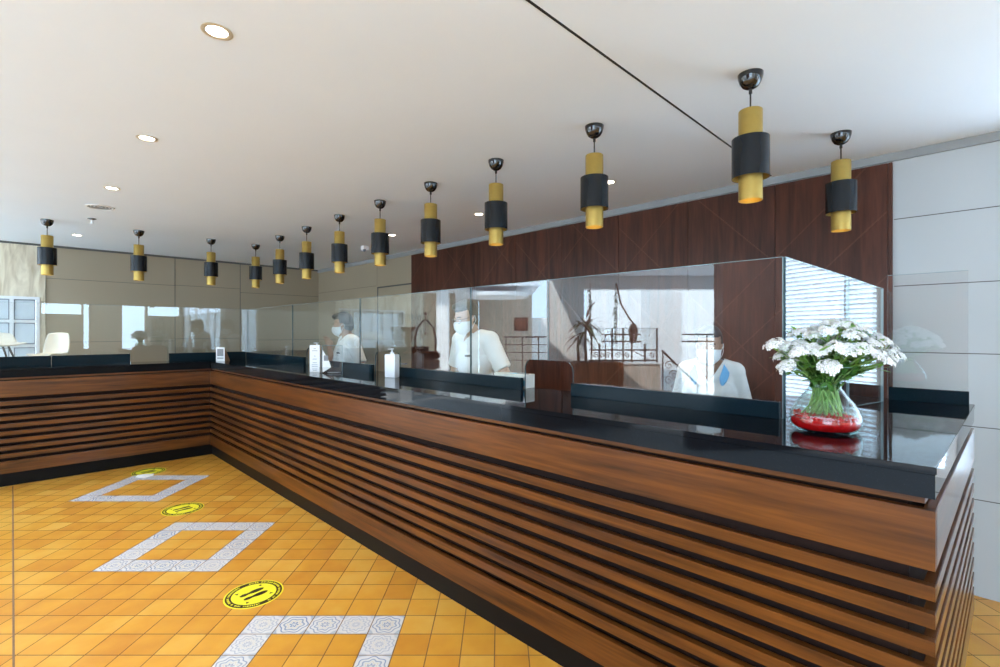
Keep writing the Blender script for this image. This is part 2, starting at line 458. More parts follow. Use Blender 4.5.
m = MB(); m.cyl((XW-.045, 5.52, 1.03), (XW-.004, 5.52, 1.03), .012); m.cyl((XW-.045, 5.52, 1.03), (XW-.045, 5.64, 1.03), .010); m.build('door_handle', 'steel_grey', d, True)
# window with blinds, to the right of the view
m = MB(); f = .05
m.box((XW-.01, WY0, WZ0), (XW+.08, WY0+f, WZ1)); m.box((XW-.01, WY1-f, WZ0), (XW+.08, WY1, WZ1))
m.box((XW-.01, WY0+f, WZ0), (XW+.08, WY1-f, WZ0+f)); m.box((XW-.01, WY0+f, WZ1-f), (XW+.08, WY1-f, WZ1))
m.box((XW+.03, -1.48, WZ0+f), (XW+.08, -1.43, WZ1-f)); m.box((XW+.03, -2.70, WZ0+f), (XW+.08, -2.65, WZ1-f))
w = structure(m, 'window_1', 'white_frame', label='wide white-framed window with venetian blinds in the right wall')
m = MB()
z = WZ0+.056
while z < WZ1-.04:
    t = bmesh.new(); bmesh.ops.create_cube(t, size=1)
    bmesh.ops.scale(t, vec=(.030, WY1-WY0-2*f+.006, .0025), verts=t.verts)
    m.merge(t, 0, Matrix.Translation((XW+.02, (WY0+WY1)/2, z)) @ Matrix.Rotation(.5, 4, 'Y'))
    z += .032
m.build('blind', 'blind_white', w)

# wood veneer panelling on the back wall
m = MB(); ys = [.425, 1.04, 1.655, 2.27, 2.887, 3.503, 4.12, 4.735, 5.385]
for a, b in zip(ys, ys[1:]):
    m.box((XW-.028, a+.002, .0), (XW, b-.002, CEIL-.055), 0, .0015)
m.box((XW-.028, .405, .0), (XW, .4245, CEIL-.055))
pan = structure(m, 'wall_back_panelling', 'wall_veneer', label='dark walnut veneer panelling with engraved diagonal lines')
def diag(m, y0, z0, y1, z1, w=.008):
    d = Vector((0, y1-y0, z1-z0)); n = Vector((0, -d.z, d.y)).normalized()*w/2
    a, b = Vector((XW-.0285, y0, z0)), Vector((XW-.0285, y1, z1)); o = Vector((-.0015, 0, 0))
    t = bmesh.new(); q = [a-n, b-n, b+n, a+n]
    lo = [t.verts.new(p) for p in q]; hi = [t.verts.new(p+o) for p in q]
    t.faces.new(lo); t.faces.new(hi[::-1])
    for i in range(4): t.faces.new((lo[i], hi[i], hi[(i+1) % 4], lo[(i+1) % 4]))
    bmesh.ops.recalc_face_normals(t, faces=t.faces); m.merge(t)
m = MB()
def clip_line(m, s, c, ya, yb, za=.02, zb=CEIL-.06):
    # z = c + s*y
    pts = [(ya, c+s*ya), (yb, c+s*yb)]
    (y0, z0), (y1, z1) = pts
    def cl(y, z):
        if z < za: return ((za-c)/s, za)
        if z > zb: return ((zb-c)/s, zb)
        return (y, z)
    if max(z0, z1) < za or min(z0, z1) > zb: return
    a, b = cl(y0, z0), cl(y1, z1)
    if abs(a[0]-b[0]) > .03: diag(m, a[0], a[1], b[0], b[1])
for c in (1.43, 1.83, 2.22, 2.61, 3.0): clip_line(m, -1, c, .43, 1.65)
for c in (.09, .89): clip_line(m, 1, c, 1.06, 2.26)
clip_line(m, 1, -.4, 1.66, 2.26)
for c in (4.2, 5.0, 3.4): clip_line(m, -1, c, 1.67, 2.88)
for c in (-1.1, -.3): clip_line(m, 1, c, 2.29, 3.49)
for c in (5.2, 6.0): clip_line(m, -1, c, 2.9, 4.1)
for c in (-2.2, -1.4): clip_line(m, 1, c, 3.52, 4.7)
for c in (6.7, 7.5): clip_line(m, -1, c, 4.13, 5.37)
m.build('groove_light_strips', 'groove_light', pan)  # grooves drawn as raised strips, their caught light painted in

# ------------------------------------------------------------------ far wall with travertine end and lattice window
m = MB()
m.box((.292, YW, 0), (XW, YW+.15, CEIL+.004))
for x0, x1, zs in ((.30, 1.640, (.52, .92, 1.33, 2.12)), (1.648, 2.50, (.52, .92, 1.36, 2.126)), (2.505, 3.75, (.52, .92, 1.33, 2.07))):
    for z in zs: m.box((x0, YW-.0015, z-.0025), (x1, YW, z+.0025), 1)
for x in (1.644, 2.502): m.box((x-.004, YW-.002, .02), (x+.004, YW, CEIL-.02), 1)
structure(m, 'wall_far', ['panel_taupe', 'seam_dark'])
m = MB()
LX0, LX1, LZ0, LZ1 = -1.13, .222, .98, 1.88
m.box((LX1, YW-.015, 0), (.29, YW+.15, CEIL+.004)); m.box((-1.6, YW-.015, 0), (LX0, YW+.15, CEIL+.004))
m.box((LX0, YW-.015, LZ1), (LX1, YW+.15, CEIL+.004)); m.box((LX0, YW-.015, 0), (LX1, YW+.15, LZ0))
structure(m, 'wall_far_travertine', 'travertine')
m = MB()
cols = 6; pw = (LX1-LX0)/cols
for i in range(cols+1): m.box((LX0+i*pw-.017, YW-.03, LZ0), (LX0+i*pw+.017, YW+.03, LZ1))
for z in (LZ0+.015, 1.29, 1.585, LZ1-.015): m.box((LX0, YW-.028, z-.017), (LX1, YW+.028, z+.017))
w = structure(m, 'window_2', 'white_frame', label='white lattice window with small frosted panes in the travertine wall')
m = MB()
for i in range(cols):
    for a, b in ((1.31, 1.566), (1.604, 1.846), (LZ0+.03, 1.27)):
        x0, x1 = LX0+i*pw+.02, LX0+(i+1)*pw-.02
        for (xa, xb, za, zb) in ((x0, x0+.008, a, b), (x1-.008, x1, a, b), (x0, x1, a, a+.008), (x0, x1, b-.008, b)):
            m.box((xa, YW-.018, za), (xb, YW+.004, zb))
m.build('pane_bead', 'print_grey', w)
m = MB(); m.box((LX0+.02, YW+.006, LZ0+.02), (LX1-.02, YW+.012, LZ1-.02)); m.build('frosted_panes', 'frosted_pane', w)

# wall behind the viewer, with openings to daylight, some of them added to brighten the room
m = MB(); ops = [(.55, 1.36, 1.95, 2.28), (1.40, 1.52, 1.0, 2.28), (2.25, 2.80, .0, 2.28)]
y0, y1 = -4.15, -4.0
m.box((-1.6, y0, 2.3), (.55, y1, CEIL)); m.box((-1.1, y0, 0), (.55, y1, 2.3)); m.box((.55, y0, 0), (1.36, y1, 1.95)); m.box((.55, y0, 2.28), (2.80, y1, CEIL)); m.box((2.80, y0, 2.30), (3.9, y1, CEIL)); m.box((3.68, y0, 1.95), (3.9, y1, 2.30)); m.box((2.8, y0, 1.95), (2.86, y1, 2.30))
m.box((1.36, y0, 0), (1.40, y1, 2.28)); m.box((1.40, y0, 0), (1.52, y1, 1.0)); m.box((1.52, y0, 0), (2.25, y1, 2.28)); m.box((2.80, y0, 0), (3.9, y1, 1.95))
structure(m, 'wall_front', 'paint_brown')

# ------------------------------------------------------------------ reception counter
FX, EY, WY = 1.66, .094, 6.52        # front face, right end face, wing face
BX = 3.25                            # back of the right end
def ENDP(x, o): return (x, EY-.030*(x-FX)+o)
c = thing('reception_counter', 'long walnut reception counter with horizontal slats running from front right to far corner', 'counter', (FX, 3.3, 0))
def board(z0, z1, name, th=.026, b=.0015):
    m = MB(); m.box((FX, EY, z0), (FX+th, WY-.001, z1), 0, b); m.poly([ENDP(FX+th, 0), ENDP(BX, 0), ENDP(BX, th), ENDP(FX+th, th)], z0, z1, 1, b)
    wpart(m, name, ['walnut_along', 'walnut_across'], c)
board(.840, .994, 'upper_board'); board(.125, .237, 'lower_board')
SL = [(.801-.0705*k, .763-.0705*k) for k in range(8)]
for a, b in SL: board(b, a, 'slat')
m = MB(); m.box((FX+.060, EY+.060, .1), (FX+.070, WY+.06, 1.02)); m.poly([ENDP(FX+.07, .06), ENDP(BX-.01, .06), ENDP(BX-.01, .07), ENDP(FX+.07, .07)], .1, 1.02)
wpart(m, 'backing', 'walnut_dark', c)
m = MB(); m.box((FX+.07, EY+.07, 0), (2.30, 7.05, 1.02)); m.box((2.30, EY+.07, 0), (BX-.01, .60, 1.02))
wpart(m, 'carcass', 'walnut_dark', c)
m = MB(); m.box((FX+.03, EY+.03, 0), (FX+.05, WY+.03, .124)); m.poly([ENDP(FX+.05, .03), ENDP(BX-.02, .03), ENDP(BX-.02, .05), ENDP(FX+.05, .05)], 0, .124)
wpart(m, 'plinth', 'plinth_black', c)
m = MB(); m.box((FX+.022, EY+.022, 1.004), (FX+.040, WY-.001, 1.022)); m.poly([ENDP(FX+.04, .022), ENDP(BX-.005, .022), ENDP(BX-.005, .040), ENDP(FX+.04, .040)], 1.004, 1.022)
wpart(m, 'shadow_gap_rail', 'walnut_along', c)

c2 = thing('reception_counter', 'shorter slatted walnut counter wing along the far left side', 'counter', (.45, WY, 0))
WX0 = -.73
def board2(z0, z1, name, th=.026):
    m = MB(); m.box((WX0, WY, z0), (FX+.026, WY+th, z1), 0, .0015); m.box((WX0, WY+th, z0), (WX0+th, 7.03, z1), 1)
    wpart(m, name, ['walnut_across', 'walnut_along'], c2)
board2(.840, .994, 'upper_board'); board2(.125, .237, 'lower_board')
for a, b in SL: board2(b, a, 'slat')
m = MB(); m.box((WX0+.06, WY+.06, .1), (FX+.06, WY+.07, 1.02)); m.box((WX0+.06, WY+.07, .1), (WX0+.07, 7.03, 1.02)); wpart(m, 'backing', 'walnut_dark', c2)
m = MB(); m.box((WX0+.07, WY+.07, 0), (FX+.069, 7.05, 1.02)); wpart(m, 'carcass', 'walnut_dark', c2)
m = MB(); m.box((WX0+.03, WY+.03, 0), (FX+.03, WY+.05, .124)); wpart(m, 'plinth', 'plinth_black', c2)
m = MB(); m.box((WX0+.022, WY+.022, 1.004), (FX+.022, WY+.040, 1.022)); wpart(m, 'shadow_gap_rail', 'walnut_across', c2)

# worktops
pl = [(FX, EY-.002), ENDP(BX+.01, -.002), (BX+.01, .62), (2.32, .62), (2.32, 7.06), (FX, 7.06)]
k = thing('countertop', 'long polished black granite worktop on the walnut counter', 'countertop', (FX, 3.3, 1.022))
m = MB(); m.poly(pl, 1.086, TOP, 0, .002); wpart(m, 'top_slab', 'black_granite', k)
pl2 = [(FX+.003, EY+.001), ENDP(BX+.007, .001), (BX+.007, .617), (2.317, .617), (2.317, 7.057), (FX+.003, 7.057)]
m = MB(); m.poly(pl2, 1.0235, 1.085); wpart(m, 'edge_slab', 'black_granite', k)
k = thing('countertop', 'shorter polished black granite worktop on the left counter wing', 'countertop', (.45, WY, 1.022))
m = MB(); m.box((WX0-.01, WY-.003, 1.086), (FX-.001, 7.06, TOP), 0, .002); wpart(m, 'top_slab', 'black_granite', k)
m = MB(); m.box((WX0-.007, WY, 1.0235), (FX-.001, 7.057, 1.085)); wpart(m, 'edge_slab', 'black_granite', k)

# ------------------------------------------------------------------ granite upstands and glass screens
def upstand(a, b, label, h=.072):
    m = MB(); m.box((min(a[0], b[0]), min(a[1], b[1]), TOP), (max(a[0], b[0]), max(a[1], b[1]), TOP+h), 0, .002)
    return tag(m.build('granite_upstand', 'granite_upstand'), label, 'upstand', 'granite upstands under the glass')
GX, GY = 2.18, 6.85; GT = .010; UT = .024
gx0, gx1 = GX-.0065-UT, GX-.0065
upstand((gx0, .585), (gx1, 1.605), 'low black granite upstand in front of the woman with blue collar', .068)
upstand((gx0, 1.975), (gx1, 3.29), 'low black granite upstand in front of the bespectacled man')
upstand((gx0, 3.68), (gx1, 4.66), 'low black granite upstand in front of the man at the far left')
upstand((gx0, 5.04), (gx1, GY-.034), 'low black granite upstand beside the counter corner on the long counter', .088)
gy0, gy1 = GY-.0065-UT, GY-.0065
upstand((1.31, gy0), (gx0-.002, gy1), 'low black granite upstand on the left wing beside the counter corner', .098)
upstand((.29, gy0), (.94, gy1), 'low black granite upstand on the left wing left of the cut-out', .105)
upstand((WX0, gy0), (.285, gy1), 'low black granite upstand at the far left end of the wing', .105)
upstand((BX-.075, .062), (BX-.051, .36), 'low black granite upstand at the right rear edge of the counter end', .066)

ZT = 1.752
def cut_profile(w0, w1, cuts, z0, z1):
    """outline of a pane in (w,z), with rounded-top openings cut from the bottom edge"""
    pts = [(w0, z1), (w0, z0)]
    for (a, b, h) in cuts:
        r = .055; n = 6
        if a > w0: pts.append((a, z0))
        else: pts[-1] = None
        if a > w0: pts += [(a+r-r*math.cos(i*PI/2/n), h-r+r*math.sin(i*PI/2/n)) for i in range(n+1)]
        else: pts.append((a, h))
        if b < w1: pts += [(b-r+r*math.sin(i*PI/2/n), h-r+r*math.cos(i*PI/2/n)) for i in range(n+1)] + [(b, z0)]
        else: pts.append((b, h))
    if not cuts or cuts[-1][1] < w1: pts.append((w1, z0))
    pts.append((w1, z1))
    return [p for p in pts if p]
def screen(label, org, ax, w0, w1, cuts=(), z0=TOP, z1=ZT, z1b=None, edges=('top',), th=GT):
    """pane standing along direction ax from org; front face towards the public"""
    ax = Vector(ax).normalized(); nn = Vector((ax.y, -ax.x, 0))
    pts = cut_profile(w0, w1, list(cuts), z0, z1)
    org = Vector(org)
    if z1b is not None: pts = [(w, (z1b if (abs(z-z1) < 1e-6 and abs(w-w1) < 1e-6) else z)) for w, z in pts]
    root = thing('glass_screen', label, 'glass screen', org+ax*((w0+w1)/2)+Vector((0, 0, z0)), 0, 'glass screens on the counter')
    t = bmesh.new()
    A = [t.verts.new(org+ax*w+Vector((0, 0, z))-nn*th/2) for w, z in pts]; B = [t.verts.new(org+ax*w+Vector((0, 0, z))+nn*th/2) for w, z in pts]
    t.faces.new(A); t.faces.new(B[::-1]); n = len(pts)
    for i in range(n):
        f = t.faces.new((A[i], B[i], B[(i+1) % n], A[(i+1) % n]))
        ends = abs(pts[i][0]-pts[(i+1) % n][0]) < 1e-6 and abs(pts[i][1]-pts[(i+1) % n][1]) > .35
        f.material_index = 2 if ends else 2 if (z0 < pts[i][1] < z1-.3 or z0 < pts[(i+1) % n][1] < z1-.3) else 1
    bmesh.ops.recalc_face_normals(t, faces=t.faces)
    m = MB(); m.merge(t, None); wpart(m, 'pane', ['screen_glass', 'glass_edge', 'glass_edge_dark'], root)
    def strip(p, q, name, mat, w=.0009):
        m = MB(); P = org+ax*p[0]+Vector((0, 0, p[1])); Q = org+ax*q[0]+Vector((0, 0, q[1]))
        d = (Q-P).normalized(); u = nn*(th/2+.0004); v = d.cross(nn).normalized()*w
        t = bmesh.new(); a = [t.verts.new(P+x) for x in (u+v, u-v, -u-v, -u+v)]; b = [t.verts.new(Q+x) for x in (u+v, u-v, -u-v, -u+v)]
        t.faces.new(a); t.faces.new(b[::-1])
        for i in range(4): t.faces.new((a[i], b[i], b[(i+1) % 4], a[(i+1) % 4]))
        bmesh.ops.recalc_face_normals(t, faces=t.faces); m.merge(t); wpart(m, name, mat, root)
    zb = z1 if z1b is None else z1b
    if 'top' in edges: strip((w0, z1), (w1, zb), 'polished_edge', 'glass_edge')
    if 'start' in edges: strip((w0, z0), (w0, z1), 'polished_edge', 'glass_edge', .0011)
    if 'end' in edges: strip((w1, z0), (w1, zb), 'polished_edge', 'glass_edge', .0011)
    if 'jstart' in edges: strip((w0, z0), (w0, z1), 'joint_edge', 'glass_edge_dark', .0022)
    for (a, b, h) in cuts:
        if 'cut' in edges: strip((a+.0, z0), (a+.0, h-.05), 'joint_edge', 'glass_edge_dark', .0022)
    return root
H = 1.29
Yax = (0, 1, 0)
screen('clear glass screen in front of the woman, ending at the corner behind the flower vase', (GX, 0, 0), Yax, .58, 1.786, [(1.612, 1.786, H)], edges=('top', 'start'))
screen('clear glass screen right of the bespectacled man, over the first rounded cut-out', (GX, 0, 0), Yax, 1.788, 2.452, [(1.788, 1.965, H)], edges=('top',))
screen('clear glass screen in front of the bespectacled man', (GX, 0, 0), Yax, 2.458, 3.93, [(3.30, 3.67, H)], edges=('top', 'jstart'))
screen('clear glass screen in front of the man at the far left', (GX, 0, 0), Yax, 3.934, 5.40, [(4.68, 5.03, H)], edges=('top',))
screen('clear glass screen on the long counter next to the far corner', (GX, 0, 0), Yax, 5.404, GY-.006, edges=('top',))
Xax = (-1, 0, 0)
screen('clear glass screen on the left wing reaching the far corner, over the cut-out', (0, GY, 0), Xax, -GX, -.60, [(-1.295, -.953, 1.30)], edges=('top',))
screen('clear glass screen on the left wing at its far left end', (0, GY, 0), Xax, -.596, -WX0, edges=('top',))
A = Vector((GX, .577, 0)); B = Vector((2.708, .455, 0)); Cc = Vector((3.064, .373, 0))
screen('clear glass side screen behind the white flowers', A, B-A, .006, (B-A).length, z1b=1.704, edges=('top', 'end'))
screen('clear glass side screen next to the wood wall, right of the white flowers', B, Cc-B, .004, (Cc-B).length, z0=TOP+.001, z1=1.704, z1b=1.667, edges=('top', 'end'))
screen('clear glass screen at the right rear edge of the counter end, against the grey wall', (BX-.036, 0, 0), Yax, .066, .37, z1=1.745, edges=('top',), th=.006)

# ------------------------------------------------------------------ pendants
def make_pendant():
    r = thing('pendant_lamp', 'x', 'pendant lamp')
    m = MB(); m.lathe([(0, -.062), (.016, -.060), (.030, -.052), (.041, -.036), (.048, -.014), (.049, 0), (0, 0)], seg=28); m.cyl((0, 0, -.080), (0, 0, -.058), .007)
    m.build('canopy', 'canopy_black', r, True)
    m = MB(); m.cyl((0, 0, -.17), (0, 0, -.075), .0035, seg=8); m.build('cord', 'cord_black', r, True)
    m = MB(); m.lathe([(.007, -.152), (.0445, -.152), (.0455, -.154), (.0455, -.526), (.0442, -.526), (.0442, -.160), (.007, -.160), (.007, -.152)], seg=36)
    tb = m.build('inner_tube', 'gold', r, True)
    m = MB(); m.lathe([(.0715, -.268), (.0715, -.432), (.0702, -.432), (.0702, -.268), (.0715, -.268)], seg=40); sl = m.build('outer_sleeve', 'lamp_black', r, True)
    m = MB(); m.lathe([(.0698, -.272), (.0698, -.431), (.0692, -.431), (.0692, -.272), (.0698, -.272)], seg=40); m.build('sleeve_lining', 'gold_inside', sl, True)
    for q in range(3):
        m = MB(); m.box((.0450, -.004, -.30), (.0698, .004, -.296)); m.build('spacer', 'gold', r, xf=Matrix.Rotation(2*PI/3*q, 4, 'Z'))
    m = MB(); m.lathe([(0, -.50), (.042, -.497), (.043, -.49), (.0, -.48)], seg=28); m.build('diffuser', 'bulb_glow', r, True)
    return r
def dup(root, loc, label=None, rz=None):
    r = root.copy(); COL.objects.link(r); r.location = loc
    if rz is not None: r.rotation_euler = (0, 0, rz)
    if label: r['label'] = label
    for ch in list(root.children):
        cc = ch.copy(); COL.objects.link(cc); cc.parent = r
        for g in ch.children:
            d = g.copy(); COL.objects.link(d); d.parent = cc
    return r
spots = [(3.14, .557, 'gold and black pendant lamp at far right, nearest the pale grey wall'),
         (2.145, .690, 'largest gold and black pendant lamp, over the counter end left of the far right one'),
         (2.13, 1.440, 'second largest gold and black pendant lamp, ahead of the walnut panelling'),
         (2.13, 2.165, 'gold and black pendant lamp third from the right in the row over the long counter'),
         (2.13, 2.835, 'gold and black pendant lamp at the left end of the walnut wall, fourth in row'),
         (2.13, 3.518, 'gold and black pendant lamp fifth in the row, beside a small white ceiling box'),
         (2.13, 4.218, 'gold and black pendant lamp above the far left man, sixth in row'),
         (2.13, 4.925, 'gold and black pendant lamp seventh in the long row, close to the far wall corner'),
         (2.12, 5.605, 'small distant gold and black pendant lamp eighth in the long row, before the far wall'),
         (2.12, 6.370, 'smallest gold and black pendant lamp, hanging over the inner corner of the counter'),
         (1.632, 6.368, 'gold and black pendant lamp third from the left in the row over the left wing'),
         (.95, 6.36, 'gold and black pendant lamp second from the left, before the grey panels'),
         (.238, 6.36, 'leftmost gold and black pendant lamp, in front of the travertine wall')]
pp = make_pendant(); pp['group'] = 'gold and black pendant lamps'
for i, (x, y, lab) in enumerate(spots):
    dep = (x+y)*S; q = .9862*(1+.056/dep); x, y = x*q, y*q
    if i == 0: pp.location = (x, y, CEIL); pp['label'] = lab
    else: dup(pp, (x, y, CEIL), lab, i*.7)

# ------------------------------------------------------------------ ceiling fittings
def make_down():
    r = thing('downlight', 'x', 'ceiling light', group='recessed downlights')
    m = MB(); m.lathe([(.036, .0), (.050, -.001), (.051, -.004), (.044, -.006), (.035, -.003), (.036, 0)], seg=28); m.build('trim_ring', 'downlight_trim', r, True)
    m = MB(); m.lathe([(0, -.0015), (.035, -.0015), (.035, -.0005), (0, -.0005)], seg=24); m.build('lamp_lens', 'downlight_glow', r, True)
    return r
dl = make_down()
dspots = [(.524, 1.971, 'large bright recessed downlight nearest the viewer, upper left of the ceiling'),
          (.535, 3.333, 'second recessed downlight from the viewer on the left ceiling'),
          (.533, 4.672, 'third recessed downlight on the left ceiling, before the round vent'),
          (.514, 7.202, 'small farthest recessed downlight between the two left pendants'),
          (3.004, 4.711, 'small recessed downlight seen beside the fifth pendant near the grey wall'),
          (3.037, 3.311, 'recessed downlight above the left part of the walnut wall, left of a pendant'),
          (3.057, 1.941, 'recessed downlight beside the second largest pendant, by the walnut wall')]
for i, (x, y, lab) in enumerate(dspots):
    x, y = x*.9862, y*.9862
    if i == 0: dl.location = (x, y, CEIL); dl['label'] = lab
    else: dup(dl, (x, y, CEIL), lab)
    la = bpy.data.lights.new('downlight_lamp', 'SPOT'); la.energy = 44 if x < 2 else 40; la.color = (1, .86, .66); la.spot_size = 1.9; la.spot_blend = .9; la.shadow_soft_size = .04
    lo = bpy.data.objects.new('downlight_lamp', la); COL.objects.link(lo); lo.location = (x, y, CEIL-.012)
v = thing('ceiling_vent', 'pale round ceiling vent flush with the ceiling, beyond the third downlight', 'vent', (.532, 5.368, CEIL))
m = MB(); m.lathe([(.085, 0), (.10, -.002), (.10, -.006), (.086, -.009), (.085, 0)], seg=32); m.build('vent_ring', 'white_paint', v, True)
m = MB()
for q in range(3): m.lathe([(.02+.024*q, -.002), (.034+.024*q, -.006), (.037+.024*q, -.004), (.024+.024*q, -.0005), (.02+.024*q, -.002)], seg=28)
m.build('louvre', 'trim_grey', v, True)
v = thing('sprinkler_head', 'small sprinkler head with dark rose on the ceiling behind the round vent', 'sprinkler', (.534, 5.979, CEIL))
m = MB(); m.lathe([(0, 0), (.033, 0), (.034, -.004), (.012, -.012), (0, -.012)], seg=20); m.build('rose', 'badge_dark', v, True)
m = MB(); m.cyl((0, 0, -.045), (0, 0, -.01), .009, seg=10); m.cyl((0, 0, -.05), (0, 0, -.046), .018, seg=12); m.build('nozzle', 'plastic_white', v, True)
v = thing('motion_sensor', 'small white box-shaped sensor on the ceiling above the grey door', 'sensor', (3.109, 5.488, CEIL))
m = MB(); m.box((-.035, -.035, -.055), (.035, .035, 0), 0, .006); b = m.build('housing', 'plastic_white', v)
m = MB(); m.ball((-.02, -.02, -.052), .02, 12, 8); m.build('lens', 'print_grey', v, True)

# ------------------------------------------------------------------ floor stickers
def make_sticker():
    r = thing('floor_sticker', 'x', 'floor sticker', group='yellow distance stickers')
    m = MB(); m.cyl((0, 0, .0004), (0, 0, .0014), .150, seg=64); m.build('disc', 'sticker_yellow', r)
    m = MB(); m.lathe([(.113, .0014), (.142, .0014), (.142, .0019), (.113, .0019), (.113, .0014)], seg=72); rg = m.build('border_ring', 'sticker_black', r)
    arcs = (MB(), MB())
    rn = random.Random(5)
    a = .3
    while a < 6.5:
        w = rn.uniform(.03, .085)
        if not (1.35 < a % 3.14 < 1.65):
            pts = [((rr)*math.cos(b), (rr)*math.sin(b)) for rr, b in ((.122, a), (.133, a), (.133, a+w), (.122, a+w))]
            arcs[int(PI/2 < a % (2*PI) < 3*PI/2)].poly(pts, .0019, .0022)
        a += w+.03+(.09 if rn.random() < .15 else 0)
    for m in arcs: m.build('border_lettering', 'sticker_yellow', rg)
    for s in (-1, 1):
        m = MB()
        for (x, rx, ry) in ((.022, .042, .0165), (-.042, .024, .0130)):
            m.poly([(x+rx*math.cos(2*PI*i/20), s*.024+ry*math.sin(2*PI*i/20)) for i in range(20)], .0014, .0019)
        m.poly([(-.03, s*.024-.009), (.0, s*.024-.010), (.0, s*.024+.010), (-.03, s*.024+.009)], .0014, .00185)
        m.build('footprint', 'sticker_black', r)
    for a in range(4):
        q = a*PI/2+PI/4; R2 = .092
        m = MB(); m.poly([(R2*math.cos(q)+.011*math.cos(q+t), R2*math.sin(q)+.011*math.sin(q+t)) for t in (0, 2.3, -2.3)], .0014, .0019); m.build('arrow', 'sticker_black', r)
    return r
st = make_sticker()
for i, (x, y, rz, lab) in enumerate([(.949, 2.878, .1, 'nearest round yellow floor sticker with black footprints, on the orange tiles'),
                                     (.993, 4.676, .1, 'middle round yellow floor sticker, between the two farther patterned tile squares'),
                                     (1.007, 6.18, .1, 'farthest round yellow floor sticker, close to the left counter wing')]):
    if i == 0: st.location = (x, y, 0); st.rotation_euler = (0, 0, rz); st['label'] = lab
    else: dup(st, (x, y, 0), lab, rz)
m = MB(); m.poly([(.87, 6.02), (.93, 5.93), (1.01, 5.97), (1.03, 6.04), (.97, 6.10), (.90, 6.11)], .0022, .0032)  # white patch painted on for a reflection on the floor
tag(m.build('reflection_patch', 'card_white'), 'white patch painted in for a floor reflection on the farthest yellow sticker', 'paper')

# ------------------------------------------------------------------ vase and flowers
VX, VY = 2.02, .405
va = thing('glass_vase', 'clear waisted glass vase on the black worktop at the counter end', 'vase', (VX, VY, TOP))
outer = [(0, .0), (.074, .0), (.096, .004), (.107, .018), (.110, .040), (.104, .068), (.088, .098), (.066, .126), (.050, .150), (.047, .163), (.053, .184), (.068, .206), (.088, .226)]
inner = [(r-.0028, z+.001) for r, z in outer[::-1][:-4]] + [(.103, .02), (.091, .009), (0, .008)]
m = MB(); m.lathe(outer+inner, seg=48); m.build('vase_body', 'vase_glass', va, True)
m = MB(); m.tube([(.0868*math.cos(a*PI/24), .0868*math.sin(a*PI/24), .2265) for a in range(48)], .0018, 6, closed=True); m.build('rim', 'glass_edge', va, True)
rn = random.Random(11); m = MB()
m.lathe([(0, .0095), (.089, .0105), (.100, .020), (.1045, .034), (.102, .046), (0, .044)], seg=40)
for i in range(170):
    a = rn.random()*2*PI; rr = .093*math.sqrt(rn.random()); m.ball((rr*math.cos(a), rr*math.sin(a), .044+rn.random()*.012), rn.uniform(.006, .009), 8, 6)
tag(m.build('gel_beads', 'red_gel', None, True, (VX, VY, TOP)), 'bed of red gel beads in the bottom of the glass vase', 'gel beads', kind='stuff')
m = MB(); m.lathe([(0, .0585), (.1015, .0585), (.1005, .062), (.0965, .076), (0, .076)], seg=40)
tag(m.build('water', 'water', None, True, (VX, VY, TOP)), 'clear water above the red beads in the glass vase', 'water', kind='stuff')

def blossom_mesh(seed, R):
    rn = random.Random(seed); t = MB()
    n = 27
    for i in range(n):
        f = (i+.5)/n; ph = math.acos(1-f*.95)*.92; th = i*2.39996
        d = Vector((math.sin(ph)*math.cos(th), math.sin(ph)*math.sin(th), math.cos(ph)))
        p = Vector((d.x*R, d.y*R, d.z*R*.62))*rn.uniform(.8, 1.22)
        q = (d+Vector((0, 0, .6))+Vector((rn.uniform(-.4, .4), rn.uniform(-.4, .4), 0))).normalized().to_track_quat('Z', 'Y')
        s = rn.uniform(.0065, .0095)
        a0 = rn.random()*6
        for k in range(5):
            a = a0+k*2*PI/5
            pts = [(0, 0, 0), (s*math.cos(a-.5), s*math.sin(a-.5), s*.15), (s*1.3*math.cos(a), s*1.3*math.sin(a), s*.05), (s*math.cos(a+.5), s*math.sin(a+.5), s*.15)]
            t.face([p+q@Vector(w) for w in pts], 0)
        t.face([p+q@Vector((s*.3*math.cos(a), s*.3*math.sin(a), s*.25)) for a in (0, 2.1, 4.2)], 1)
        if i % 3 == 0:
            o = Vector((0, 0, -R*.55)); dd = (p-o); side = dd.cross(Vector((0, 0, 1)));
            side = side.normalized()*.0012 if side.length > 1e-6 else Vector((.0012, 0, 0))
            t.face([o-side, p-side, p+side, o+side], 2)
    return t
def leaf(t, p, d, ln, w, mi=0, bend=.3):
    d = Vector(d).normalized(); s = d.cross(Vector((0, 0, 1)));
    s = s.normalized() if s.length > 1e-4 else Vector((1, 0, 0)); up = s.cross(d)
    a = [p+d*ln*f+up*(-bend*ln*f*f) for f in (0, .35, .7, 1)]
    ws = (.15, 1, .75, .02)
    for i in range(3):
        t.face([a[i]-s*w*ws[i], a[i]+s*w*ws[i], a[i+1]+s*w*ws[i+1], a[i+1]-s*w*ws[i+1]], mi)
rn = random.Random(21)
ctr = Vector((0, 0, .15))
heads = []
nf = 52
cr = Vector((S, -S, 0)); cf = Vector((-S, -S, 0))        # along the counter end / towards the viewer
for i in range(nf):
    f = (i+.5)/nf; th = i*2.39996; ph = math.acos(1-f*1.0)*.97
    e = Vector((math.sin(ph)*math.cos(th), math.sin(ph)*math.sin(th), math.cos(ph)))
    p = cr*(e.x*.170+.014) + cf*(e.y*.120+.025) + Vector((0, 0, .243+e.z*.130+rn.uniform(-.035, .02)))
    heads.append((p, e))
heads.append((cr*-.195+cf*.03+Vector((0, 0, .300)), Vector((-.9, .1, .3))))
heads.append((cr*.215+cf*.05+Vector((0, 0, .262)), Vector((.9, .3, .2))))
